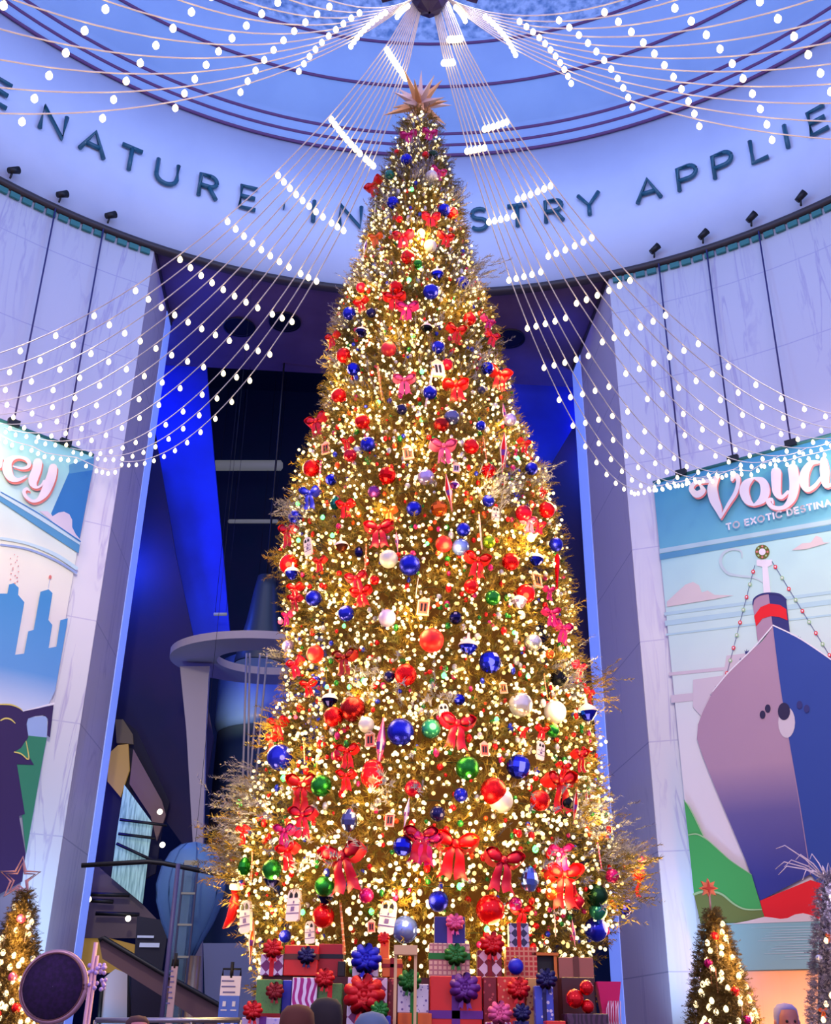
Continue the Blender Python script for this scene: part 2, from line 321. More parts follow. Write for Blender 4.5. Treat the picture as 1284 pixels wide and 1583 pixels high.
# ------------------------------------------------------------------ banners
def ramp_z(name, stops, rough=.75):          # printed colour, varying with height on the cloth
    m = mat(name, (.5, .5, .5), rough); nt, b = nodes(m); tc = add(nt, 'ShaderNodeTexCoord'); sp = add(nt, 'ShaderNodeSeparateXYZ'); link(nt, tc.outputs['Object'], sp.inputs[0])
    mr = add(nt, 'ShaderNodeMapRange'); mr.inputs[1].default_value = 3; mr.inputs[2].default_value = 17.5; link(nt, sp.outputs[2], mr.inputs[0])
    cr = add(nt, 'ShaderNodeValToRGB'); el = cr.color_ramp.elements
    for i, (z, c) in enumerate(stops):
        p = (z-3)/14.5; e = el[i] if i < 2 else el.new(p); e.position = p; e.color = (*lin(c), 1)
    link(nt, mr.outputs[0], cr.inputs[0]); link(nt, cr.outputs[0], b.inputs['Base Color']); return m
class Banner:
    def __init__(s, pxa, pya, az2, label, mats):
        q = cyl(pxa, pya, RR-.12); a = math.degrees(math.atan2(q.x, q.y)); A = ca(a, RR-.12, 0); B = ca(az2, RR-.12, 0)
        s.A, s.B = A, B; s.t = (B-A).normalized(); s.n = Vector((s.t.y, -s.t.x, 0))
        if s.n.dot(A) > 0: s.n = -s.n                 # towards the rotunda axis
        s.mb = MB(); s.layer = 1; s.mats = mats; s.label = label
    def at(s, x, y): return plane(x, y, s.A, s.n)
    tick = 0
    def poly(s, pts, mi, off=(0, 0), sc=1, o=(0, 0)):
        s.tick += 1
        P = [s.at(o[0]+x/sc+off[0], o[1]+y/sc+off[1])+s.n*(.010*s.layer+.00002*s.tick) for x, y in pts]
        k = s.mb.addv(P)
        for t in geometry.tessellate_polygon([P]):
            a, b, c = [P[i] for i in t]
            s.mb.face([k+i for i in (t if (b-a).cross(c-a).dot(s.n) > 0 else t[::-1])], mi)
    def up(s): s.layer += 1; s.tick = 0
    def brush(s, pts, mi, sc=1, o=(0, 0), off=(0, 0)):
        # smooth variable-width stroke, pts = (x, y, width)
        P = [np.array(p, float) for p in pts]; out = []
        for i in range(len(P)-1):
            p0, p1, p2, p3 = P[max(i-1, 0)], P[i], P[i+1], P[min(i+2, len(P)-1)]
            for k in range(6):
                t = k/6; out.append(.5*((2*p1)+(-p0+p2)*t+(2*p0-5*p1+4*p2-p3)*t*t+(-p0+3*p1-3*p2+p3)*t**3))
        out.append(P[-1]); L, R_ = [], []
        for i, p in enumerate(out):
            d = out[min(i+1, len(out)-1)][:2]-out[max(i-1, 0)][:2]; d = d/(np.linalg.norm(d)+1e-9); nn = np.array([-d[1], d[0]])*max(p[2], 1)/2
            L.append(p[:2]+nn); R_.append(p[:2]-nn)
        for i in range(len(out)-1): s.poly([L[i], L[i+1], R_[i+1], R_[i]], mi, off, sc, o)
        for e in (0, -1):
            c, r = out[e][:2], out[e][2]/2
            s.poly([(c[0]+r*math.cos(2*PI*k/10), c[1]+r*math.sin(2*PI*k/10)) for k in range(10)], mi, off, sc, o)
        for i in range(2, len(out)-2, 2):
            c, r = out[i][:2], out[i][2]/2; s.poly([(c[0]+r*math.cos(2*PI*k/10), c[1]+r*math.sin(2*PI*k/10)) for k in range(10)], mi, off, sc, o)
    def circle(s, x, y, rx, ry, mi, sc=1, o=(0, 0), n=18): s.poly([(x+rx*math.cos(2*PI*k/n), y+ry*math.sin(2*PI*k/n)) for k in range(n)], mi, (0, 0), sc, o)
    def text(s, word, x0, y0, x1, y1, hpx, mi, wpx):
        P0, P1 = s.at(x0, y0), s.at(x1, y1); T = (P1-P0); T.z = 0; span = T.length; T.normalize(); H = (s.at(x0, y0-hpx)-P0).z; r = (s.at(x0+wpx, y0)-P0).length
        wd = []; 
        for ch in word:
            if ch == ' ': wd.append(.55); continue
            xs = [p[0] for st in GL[ch] for p in st]; wd.append(max(xs)-min(xs)+.38)
        k = span/sum(wd); x = 0; N = s.n*(.010*(s.layer+.9))
        for ch, w in zip(word, wd):
            if ch != ' ':
                for st in GL[ch]:
                    pp = [P0+T*((x+a)*k)+Vector((0, 0, b*H)) for a, b in st]
                    for a, b in zip(pp[:-1], pp[1:]):
                        d = (b-a).normalized(); e = s.n.cross(d)*r/2; a2, b2 = a-d*r*.35, b+d*r*.35
                        kk = s.mb.addv([a2-e+N, b2-e+N, b2+e+N, a2+e+N]); s.mb.face((kk, kk+1, kk+2, kk+3), mi)
            x += w
    def done(s, clips, name='hanging_banner'):
        t = thing(name, s.label, 'banner')
        s.mb.build('printed_cloth', s.mats, t)
        a, b = s.A-s.n*.004, s.B-s.n*.004; m = MB()
        m.prism([Vector((a.x, a.y, 3.05)), Vector((b.x, b.y, 3.05)), Vector((b.x, b.y, 17.42)), Vector((a.x, a.y, 17.42))], -s.n*.04); m.build('backing', s.mats[0], t)
        m = MB(); m.tube([Vector((a.x, a.y, 17.45)), Vector((b.x, b.y, 17.45))], .06, 8); m.build('top_rod', M_GREEN, t)
        for px, py in clips:
            q = s.at(px, py); c = MB(); c.box(Vector((q.x, q.y, 17.5))+s.n*.06, (.34, .14, .2), rot=math.atan2(s.t.y, s.t.x)); cl = c.build('clip', M_BLACK, t)
            az = math.atan2(q.x, q.y); top = Vector((math.sin(az)*(RR-.16), math.cos(az)*(RR-.16), 26.0))
            c = MB(); c.tube([Vector((q.x, q.y, 17.5))+s.n*.05, top], .028, 5); c.build('suspension_cable', mat('cable', (.20, .18, .42), .6), t)
        return t
cSKY = ramp_z('print_sky_r', [(3, (.62, .76, .76)), (6, (.95, .86, .86)), (9.5, (.92, .89, .88)), (12, (.84, .92, .88)), (14.6, (.76, .92, .89)), (14.9, (.46, .76, .82)), (17.4, (.28, .62, .78))])
def ink(n, c): return mat('ink_'+n, c, .75)
RM = [cSKY, ink('white', (.97, .92, .93)), ink('coral', (.93, .52, .50)), ink('band', (.38, .64, .76)), ink('pale', (.74, .86, .87)), ink('mauve', (.72, .56, .64)), ink('hullblue', (.18, .28, .60)),
      ink('navy', (.20, .19, .45)), ink('red', (.95, .08, .13)), ink('green', (.28, .68, .34)), ink('olive', (.44, .50, .24)), ink('lime', (.66, .80, .56)), ink('sea', (.56, .74, .74)), ink('foam', (.90, .82, .80)),
      ink('dot', (.17, .12, .28)), ink('wreath', (.45, .42, .10)), ink('seaw', (.80, .86, .86)), ramp_z('print_hull', [(3, (.20, .22, .55)), (5.2, (.20, .22, .55)), (6.9, (.42, .36, .58)), (8.2, (.72, .56, .64)), (17, (.74, .58, .65))]), ink('deck', (.86, .78, .80))]
b = Banner(1010, 752, 46.5, 'tall right-hand banner printed with an ocean liner and the word Voyage', RM)
o6 = dict(sc=3.770, o=(980, 680)); o8 = dict(sc=3.1475, o=(884, 1080)); oh = dict(sc=4.521, o=(1000, 1200))
b.poly([(1010, 752), (1290, 688), (1500, 650), (1400, 1490), (1130, 1503), (1070, 1510)], 0)
# trim the cloth polygon to the true rectangle
b.mb = MB(); b.layer = 1
A, B = b.A, b.B; k = b.mb.addv([Vector((A.x, A.y, 3.07))+b.n*.010, Vector((B.x, B.y, 3.07))+b.n*.010, Vector((B.x, B.y, 17.42))+b.n*.010, Vector((A.x, A.y, 17.42))+b.n*.010]); b.mb.face((k, k+1, k+2, k+3), 0)
b.up()
def xb(y): return 1010+(y-752)*.079            # left edge of the cloth in the picture
for (y0, sl, th, mi) in [(849, -.172, 7, 4), (857, -.172, 9, 3), (947, -.13, 5, 4), (960, -.13, 8, 4), (980, -.12, 3, 4), (1040, -.1, 5, 18), (1075, -.1, 12, 18)]:
    x0 = xb(y0)+1; b.poly([(x0, y0), (1400, y0+sl*(1400-x0)), (1400, y0+th+sl*(1400-x0)), (x0+1, y0+th)], mi)
b.up()
b.poly([(192, 945), (240, 900), (300, 845), (345, 830), (380, 850), (395, 890), (430, 880), (470, 905), (580, 908), (470, 930), (192, 975)], 13, **o6)
b.poly([(920, 645), (980, 605), (1030, 600), (1060, 560), (1090, 570), (1105, 600), (1140, 600), (1000, 640)], 13, **o6)
b.brush([(630, 690, 6), (622, 650, 12), (570, 640, 14), (520, 665, 16), (505, 720, 18), (545, 778, 16), (620, 795, 14), (700, 805, 12), (750, 830, 8)], 16, **o6)
b.poly([(715, 700), (805, 700), (805, 730), (780, 742), (797, 895), (755, 895), (748, 742), (715, 735)], 1, **o6)
b.circle(748, 655, 42, 42, 15, **o6); b.up(); b.circle(748, 655, 20, 20, 1, **o6)
for k in range(8): b.circle(748+31*math.cos(k*PI/4), 655+31*math.sin(k*PI/4), 6, 6, 11 if k % 2 else 2, **o6)
b.poly([(345, 1400), (520, 1375), (540, 1260), (700, 1240), (690, 1330), (400, 1620), (345, 1560)], 18, **o6)
b.up()
b.poly([(693, 960), (700, 925), (735, 905), (785, 896), (812, 1090), (725, 1190)], 5, **o6); b.poly([(785, 896), (850, 903), (888, 935), (914, 1160), (810, 1090)], 7, **o6); b.up()
b.brush([(695, 965, 6), (703, 930, 9), (740, 906, 10), (790, 898, 10), (850, 905, 10), (888, 935, 8)], 7, **o6)
b.poly([(702, 1030), (740, 978), (790, 958), (800, 1030), (750, 1045), (714, 1090)], 8, **o6); b.poly([(790, 958), (850, 965), (889, 990), (897, 1055), (850, 1037), (800, 1030)], 8, **o6)
for (xa, ya, xc, yc, n) in ((706, 735, 535, 1400, 9), (806, 712, 1160, 1290, 9)):
    b.brush([(xa, ya, 3), (xc, yc, 3)], 7, **o6)
    for i in range(n):
        t = (i+.5)/n; b.circle(xa+(xc-xa)*t, ya+(yc-ya)*t, 11, 12, 8 if i % 2 == 0 else 11, n=10, **o6)
b.up()
for (xa, ya, xc, yc, n) in ((706, 735, 535, 1400, 9), (806, 712, 1160, 1290, 9)):
    for i in range(n):
        t = (i+.5)/n; b.circle(xa+(xc-xa)*t, ya+(yc-ya)*t, 5, 6, 1, n=8, **o6)
for x, y, w, h in ((660, 1238, 26, 34), (625, 1284, 16, 28), (960, 1162, 26, 34), (1002, 1196, 16, 22), (492, 1448, 34, 36), (455, 1492, 14, 30)):
    b.poly([(x-w/4, y+h/2), (x-w/2, y-h/4), (x-w/8, y), (x, y-h/2), (x+w/8, y), (x+w/2, y-h/3), (x+w/4, y+h/2)], 7, **o6)
b.up()
# sea, hills, hull
HR = [(1195, 969), (1209, 1078), (1235, 1232), (1249, 1321), (1254, 1352)]
b.poly([(1196, 969), (1179, 993), (1165.7, 1003.6), (1128, 1040), (1103, 1070), (1088, 1100), (1080, 1121), (1078.5, 1143), (1087, 1169), (1106, 1217), (1128.6, 1270.6), (1154, 1331), (1176, 1393)]+HR[::-1][:-1], 17)
b.poly(HR+[(1270, 1372), (1345, 1372), (1372, 1290), (1392, 1190), (1395, 1120), (1370, 1070), (1300, 1030), (1240, 990)], 6)
b.up()
b.brush([(1196, 968, 2), (1165.7, 1003, 2), (1128, 1040, 2), (1103, 1070, 1.6)], 1); b.brush([(1196, 968, 2), (1240, 990, 2), (1300, 1031, 2)], 1)
b.brush([(x, y, 1.2) for x, y in HR], 5)
b.poly([(1176, 1393), (1254, 1361), (1270, 1366), (1284, 1374), (1330, 1380), (1330, 1425), (1183, 1422)], 8)
b.circle(1217, 1118, 13, 24, 18); b.up(); b.circle(1213, 1101, 9.5, 13.5, 14); b.circle(1180, 1106, 4.4, 6.3, 14); b.circle(1188, 1096.5, 4.4, 6.3, 14); b.circle(1237, 1091, 4.4, 6.3, 7); b.circle(1248, 1097, 4.4, 6.3, 7)
b.poly([(266, 165), (300, 215), (350, 310), (402, 420), (296, 420)], 9, **oh); b.up()
b.poly([(296, 418), (360, 412), (430, 450), (520, 530), (600, 600), (738, 690), (812, 935), (700, 935), (620, 900), (540, 835), (480, 815), (420, 810), (338, 835)], 9, **oh)
b.poly([(338, 833), (400, 812), (480, 815), (540, 835), (620, 900), (700, 935), (812, 935), (830, 990), (720, 1015), (600, 1035), (384, 1035)], 10, **oh); b.up()
b.brush([(268, 175, 3), (300, 213, 8), (350, 308, 9), (402, 418, 7)], 11, **oh); b.brush([(298, 415, 8), (360, 410, 10), (430, 448, 8), (520, 528, 6), (600, 598, 5), (738, 690, 4)], 11, **oh)
b.brush([(339, 828, 18), (400, 810, 16), (480, 812, 14), (540, 833, 14), (620, 898, 12), (700, 933, 11), (810, 935, 8)], 11, **oh)
b.poly([(384, 1035), (1284, 1010), (1600, 1000), (1600, 1338), (452, 1363)], 12, **oh); b.up()
b.poly([(600, 1036), (720, 1012), (830, 985), (880, 990), (940, 1000), (990, 995), (1040, 970), (1100, 960), (1160, 975), (1205, 1000), (1260, 985), (1300, 1012)], 13, **oh)
for i in range(13):
    y = 1055+i*18; xs = 800+((i*137) % 170)-60+i*8; b.brush([(xs, y+8, 2), (xs+200, y+2, 4), (1500, y-10, 4)], 16 if i % 3 else 4, **oh)
b.up()
ov = dict(sc=5.732, o=(1060, 700))
V = [[(140, 300, 20), (165, 350, 50), (110, 385, 60), (62, 335, 45), (95, 285, 38), (180, 270, 35), (265, 262, 38)], [(290, 235, 40), (248, 320, 85), (262, 420, 88), (300, 510, 66), (322, 592, 18)],
     [(322, 592, 18), (385, 480, 28), (450, 375, 36), (476, 285, 36), (468, 228, 46), (435, 222, 50), (422, 258, 26)],
     [(615, 240, 16), (550, 290, 72), (530, 360, 84), (560, 440, 68), (615, 482, 18)], [(615, 482, 18), (690, 430, 70), (716, 350, 82), (690, 270, 66), (615, 240, 16)],
     [(812, 190, 92), (812, 280, 86), (820, 370, 72), (860, 412, 34), (915, 365, 30)], [(960, 158, 90), (972, 250, 90), (970, 340, 84), (945, 430, 68), (880, 500, 38), (790, 502, 38), (742, 452, 40), (772, 428, 26), (785, 465, 14)],
     [(1200, 100, 20), (1120, 112, 50), (1065, 200, 80), (1060, 290, 80), (1090, 345, 44), (1155, 310, 34), (1215, 230, 26)], [(1232, 85, 60), (1240, 180, 82), (1250, 295, 60), (1300, 300, 26), (1340, 260, 20)],
     [(1480, 60, 20), (1400, 80, 60), (1370, 160, 80), (1390, 250, 60), (1450, 260, 30)], [(1500, 40, 70), (1510, 200, 80), (1500, 360, 60), (1440, 440, 36), (1380, 410, 34)]]
for s_ in V: b.brush(s_, 2, off=(1.6, 2.2), **ov)
b.up()
for s_ in V: b.brush(s_, 1, **ov)
b.text('TO EXOTIC DESTINATIONS', 1126, 822, 1345, 781.5, 9, 1, 2.4)
b.done([(1054, 737), (1135, 721), (1225, 700)])

cSKYL = ramp_z('print_sky_l', [(3, (.30, .28, .42)), (9.4, (.90, .88, .92)), (12, (.96, .91, .87)), (13.4, (1, .97, .88)), (15.3, (.80, .94, .92)), (17.4, (.58, .88, .88))])
LM = [cSKYL, RM[1], ink('coral2', (.90, .50, .45)), ink('lband', (.35, .62, .78)), ink('lpale', (.80, .90, .92)), ramp_z('print_city', [(3, (.80, .86, .94)), (9.3, (.82, .84, .92)), (10.3, (.40, .62, .84)), (12.5, (.28, .58, .80)), (14.2, (.38, .66, .80))]),
      ink('figure', (.21, .12, .33)), ink('lgreen', (.20, .52, .38)), ink('yellow', (.90, .80, .42)), ink('paleblue', (.62, .70, .86)), ink('skyb', (.20, .50, .76)), ink('cream', (.90, .87, .86)), ink('cloud', (.90, .84, .88))]
b = Banner(143, 711, -56, 'tall left-hand banner printed with a blue city skyline and script ending ey', LM)
A, B = b.A, b.B; k = b.mb.addv([Vector((B.x, B.y, 3.07))+b.n*.010, Vector((A.x, A.y, 3.07))+b.n*.010, Vector((A.x, A.y, 17.42))+b.n*.010, Vector((B.x, B.y, 17.42))+b.n*.010]); b.mb.face((k, k+1, k+2, k+3), 0)
b.up(); oL = dict(sc=7.133, o=(0, 640)); oC = dict(sc=7.133, o=(0, 840)); oE = dict(sc=12.84, o=(0, 680)); oF = dict(sc=4.95, o=(0, 1060))
b.poly([(1030, 560), (870, 1400), (700, 1400), (560, 1100), (760, 640)], 10, **oL)
b.poly([(760, 560), (1035, 480), (1020, 620), (760, 660)], 3, **oL)
b.up()
b.poly([(-300, 640), (0, 850), (430, 1090), (880, 1400), (875, 1440), (400, 1180), (0, 950), (-300, 760)], 4, **oL)
b.poly([(430, 1075), (520, 1075), (575, 1130), (640, 1090), (700, 1080), (760, 1110), (790, 1170), (790, 1250), (830, 1330), (885, 1395), (700, 1290)], 12, **oL)
b.up(); b.poly([(-300, 700), (0, 880), (430, 1120), (875, 1420), (860, 1540), (400, 1240), (0, 970), (-300, 800)], 3, **oL); b.up()
b.poly([(-300, 690), (0, 862), (430, 1105), (878, 1400), (872, 1450), (420, 1165), (0, 910), (-300, 740)], 4, **oL); b.up()
b.brush([(0, 868, 10), (430, 1112, 12), (875, 1412, 14)], 10, **oL)
b.brush([(0, 20, 20), (300, 70, 22), (600, 190, 26), (830, 330, 26)], 9, **oC); b.brush([(0, -50, 30), (300, 10, 30), (600, 130, 40), (830, 280, 40)], 4, **oC)
for i in range(16): b.circle(150+45*math.sin(i*2.3), 130+i*21, 5+i*.4, 6, 2, n=7, **oC)
b.circle(543, 378, 16, 22, 2, **oC); b.brush([(540, 400, 4), (522, 500, 4)], 9, **oC)
b.poly([(-300, 560), (70, 560), (90, 460), (140, 445), (195, 495), (190, 575), (258, 655), (155, 1235), (255, 1220), (300, 975), (360, 960), (435, 540), (525, 512), (568, 555), (522, 850), (565, 905), (525, 1160), (610, 1145), (655, 852), (738, 832), (600, 1620), (420, 2000), (-300, 2000)], 5, **oC)
b.up()
b.poly([(210, 385), (350, 400), (330, 500), (190, 1290), (185, 1240), (120, 600)], 7, **oF); b.poly([(190, 250), (355, 235), (350, 400), (205, 385)], 9, **oF)
b.up()
b.poly([(-200, 170), (0, 150), (80, 150), (130, 170), (165, 200), (280, 180), (400, 152), (372, 400), (350, 385), (358, 260), (330, 228), (260, 235), (205, 255), (192, 300), (205, 380), (205, 400), (165, 470), (250, 610), (120, 605), (180, 985), (135, 1000), (185, 1290), (160, 1500), (-200, 1700)], 6, **oF); b.up()
b.poly([(185, 425), (208, 560), (100, 512), (150, 480)], 7, **oF); b.brush([(100, 512, 10), (150, 525, 9), (208, 565, 10), (188, 430, 5)], 8, **oF)
b.brush([(-10, 148, 10), (70, 150, 12), (130, 172, 8), (160, 195, 4)], 8, **oF); b.brush([(-5, 270, 10), (30, 255, 12), (70, 262, 12), (105, 292, 6)], 8, **oF); b.brush([(165, 200, 5), (280, 172, 10), (400, 140, 14)], 1, **oF); b.up()
E_ = [[(225, 545, 20), (400, 590, 40), (520, 560, 70), (545, 480, 80), (470, 400, 70), (330, 370, 60), (200, 400, 110), (115, 500, 175), (115, 640, 190), (180, 770, 150), (300, 820, 80), (420, 785, 50), (495, 730, 15)],
      [(715, 480, 185), (690, 620, 185), (630, 780, 190), (620, 890, 150), (690, 965, 60), (780, 930, 40), (840, 840, 50)], [(1020, 580, 170), (985, 750, 190), (910, 950, 190), (830, 1100, 160), (720, 1215, 80), (600, 1235, 60), (480, 1150, 70), (442, 1050, 70), (495, 995, 60), (545, 1030, 26)], [(-60, 350, 60), (-10, 400, 70), (-30, 560, 60)]]
for s_ in E_: b.brush(s_, 2, off=(1.8, 3.4), **oE)
b.up()
for s_ in E_: b.brush(s_, 1, **oE)
b.done([(99, 691), (17, 668)])

# ------------------------------------------------------------------ small spotlights on the cornice
for px, py, lb in [(15, 270, 'small black cornice spotlight below the letters far left'), (90, 310, 'small black cornice spotlight under the letter A of NATURE'), (165, 345, 'small black cornice spotlight under T and U of NATURE'),
                   (1012, 400, 'small black cornice spotlight under letter A of APPLIES'), (1088, 380, 'small black cornice spotlight under the first P of APPLIES'), (1163, 353, 'small black cornice spotlight under the L of APPLIES'), (1240, 322, 'small black cornice spotlight nearest the right picture edge')]:
    q = cyl(px, py+8, RR-.3); a = math.atan2(q.x, q.y); t = Vector((math.cos(a), -math.sin(a), 0))
    T = thing('cornice_spotlight', lb, 'spotlight', (q.x, q.y, 26.2), group='spotlights on the cornice')
    m = MB(); m.tube([(0, 0, 0), t*.03+Vector((0, 0, .3))], .035, 6); m.build('stem', M_BLACK, T)
    m = MB(); m.tube([t*-.1+Vector((0, 0, .26)), t*.2+Vector((0, 0, .48))], [.1, .13], 10); m.build('lamp_head', M_BLACK, T)


# ------------------------------------------------------------------ festoon light strings from the central hub
HUB = Vector((.02, 0, 16.35))
T = thing('lighting_hub', 'dark round rigging hub above the tree star where all light strings meet', 'rigging', HUB)
M_HUB = mat('hub_dark', (.16, .10, .30), .4)
m = MB(); m.lathe([(.02, -.32), (.2, -.2), (.3, -.02), (.3, .35), (.12, .5), (.02, .5)], 8, sm=False); m.build('hub_body', M_HUB, T)
m = MB(); m.tube([(0, 0, .5), (0, 0, 27)], .03, 6); m.build('support_cable', M_BLACK, T)
for sx in (-1, 1):
    m = MB(); m.tube([(sx*.2, 0, .3), (sx*.62, -.05, .3)], .035, 6); br = m.build('bracket', M_HUB, T)
    m = MB(); m.box((sx*.7, -.05, .18), (.18, .22, .36), rot=.3*sx); m.build('floodlight', M_HUB, br)
m = MB(); m.ball((.34, -.25, -.03), .13, 12); m.build('lamp_globe', mat('globe_white', (1, 1, 1), .3, emit=14, ecol=(.95, .93, 1)), T)
bm = MB(); bm.lathe([(.001, -.17), (.035, -.162), (.058, -.125), (.062, -.09), (.05, -.05), (.028, -.015), (.02, .0)], 10); bulb_me = bm.mesh('bulb', M_BULB)
bm = MB(); bm.lathe([(.02, 0), (.024, .01), (.02, .06), (.001, .065)], 8); sock_me = bm.mesh('socket', mat('socket', (.75, .72, .78), .5))
def festoon(az, z, sag, hx, hz, bexp, nb, label, group, off=.5, tmax=1.0, bs=.74):
    A = ca(az, 19.7, z); H = Vector((hx, 0, hz)); n = 40
    def P(t):
        p = H.lerp(A, t); tt = t**bexp; p.z -= 4*sag*tt*(1-tt); return p
    T = thing('string_light', label, 'string lights', H, group=group)
    m = MB(); m.tube([P(i/n*tmax)-H for i in range(n+1)], .011 if bs > .7 else .009, 5); m.build('cord', M_CORD, T)
    for i in range(nb):
        t = (i+off)/nb*tmax; o = obj('bulb', bulb_me, T, P(t)-H-Vector((0, 0, .06))); o.scale = (bs, bs, bs)
ordn = ['first', 'second', 'third', 'fourth', 'fifth', 'sixth', 'seventh', 'eighth', 'ninth', 'tenth', 'eleventh']
azA = list(np.linspace(-55.3, -36.5, 8))+[-33.2, -31.0, -28.8]
for i, a in enumerate(azA):
    f = (a+55.3)/26.5; festoon(a, 17.42, 3.59-.16*f, -.2+.12*f, 16.4-.05*f, .81-.14*f, 18, 'string of white bulbs sweeping down left wall, %s from the left' % ordn[i], 'light strings falling to the left wall')
azB = [22.2, 24.0, 25.9, 27.9, 30.1, 33.6, 35.8, 38.2, 40.8, 43.2, 45.6]
for i, a in enumerate(azB):
    f = (a-22.2)/23.4; festoon(a, 17.42, 3.64-.16*f, .05+.25*f, 16.35, .81-.04*f, 18, 'string of white bulbs sweeping down right wall, %s from the tree' % ordn[i], 'light strings falling to the right wall', off=.5 if i < 5 else .28)
for i in range(11):
    f = i/10; festoon(118+32*f, 17.4, 7.1, .22, 16.45, .93+.04*f, 15, 'string of white bulbs fanning out top right, %s from the bottom' % ordn[i], 'light strings fanning out overhead to the right', tmax=.62, bs=.60)
for i in range(10):
    f = i/9; festoon(-(128+30*f), 17.4, 7.9-.9*f, -.16, 16.45, .96, 15, 'string of white bulbs fanning out top left, %s from the bottom' % ordn[i], 'light strings fanning out overhead to the left', tmax=.62, bs=.60)
# loose festoon along the top edge of each banner
for (pxs, lb) in (([(0, 672), (20, 682), (50, 690), (70, 700), (95, 704), (118, 707), (150, 722), (168, 726), (190, 722)], 'white bulb string draped along the top edge of the left banner'),
                  ([(980, 758), (1010, 752), (1035, 748), (1060, 742), (1100, 738), (1130, 726), (1160, 728), (1180, 715), (1215, 712), (1235, 706), (1262, 700), (1284, 694)], 'white bulb string draped along the top edge of the right banner')):
    T = thing('string_light', lb, 'string lights'); P = [cyl(x, y, RR-.75) for x, y in pxs]
    m = MB(); m.tube(P, .013, 5); m.build('cord', M_CORD, T)
    for a, c in zip(P[:-1], P[1:]):
        for t in (0, .5): obj('bulb', bulb_me, T, a.lerp(c, t)-Vector((0, 0, .06))).scale = (.82, .82, .82)

# ------------------------------------------------------------------ the big tree
prof_px = [(186, 636, 664), (215, 630, 668), (250, 616, 674), (300, 596, 696), (350, 582, 706), (400, 567, 714), (450, 550, 728), (500, 528, 745), (550, 524, 762), (600, 520, 772), (650, 508, 780), (700, 493, 802), (750, 480, 832), (800, 462, 845),
           (850, 450, 855), (900, 450, 862), (950, 448, 862), (1000, 455, 872), (1050, 470, 896), (1100, 462, 902), (1150, 436, 905), (1200, 412, 905), (1250, 392, 915), (1300, 380, 930), (1340, 376, 950), (1380, 378, 952), (1430, 388, 935), (1470, 400, 905), (1500, 410, 890)]
PR = []
for y, l, r in prof_px:
    a, c = ply(l, y, 0), ply(r, y, 0); PR.append(((a.z+c.z)/2, (c.x-a.x)/2, (a.x+c.x)/2))
PR = np.array(PR[::-1]); HZ, HR, HX = PR[:, 0], PR[:, 1], np.convolve(np.pad(PR[:, 2], 2, 'edge'), np.ones(5)/5, 'valid')
def tr(z): return float(np.interp(z, HZ, HR))
def tx(z): return float(np.interp(z, HZ, HX))
def on_tree(px, py, out=.05):
    d = ray(px, py).normalized(); best = None; t = 6.0
    while t < 20:
        p = EYE+d*t; r = math.hypot(p.x-tx(p.z), p.y); rr = tr(p.z)+out
        g = r-rr
        if best is None or g < best[0]: best = (g, p.copy())
        if g <= 0: return p
        t += .03
    return best[1]
TREE = thing('christmas_tree', 'towering bushy Christmas tree packed with lights and ornaments in the centre', 'christmas tree', (0, 0, 0))
M_NEEDLE = noise_mat('needle', (.60, .47, .13), (.36, .35, .12), ns=9, rough=.7, lo=.35, hi=.65)
M_NEEDF = mat('needle_frost', (.50, .50, .58), .6)
m = MB(); m.tube([(tx(2), 0, 0), (tx(8), 0, 8), (tx(13.5), 0, 13.6)], [.2, .14, .03], 10); m.build('trunk', mat('bark', (.20, .14, .08), .9), TREE)
m = MB(); zz = np.linspace(HZ[0]-.6, HZ[-1]-.05, 40)
m.lathe([(max(.01, tr(z)*.80-.03), z) for z in zz], 40); 
for i, v in enumerate(m.v): m.v[i] = (v[0]+tx(v[2]), v[1], v[2])
m.build('inner_branches', mat('inner', (.38, .25, .06), .9), TREE)
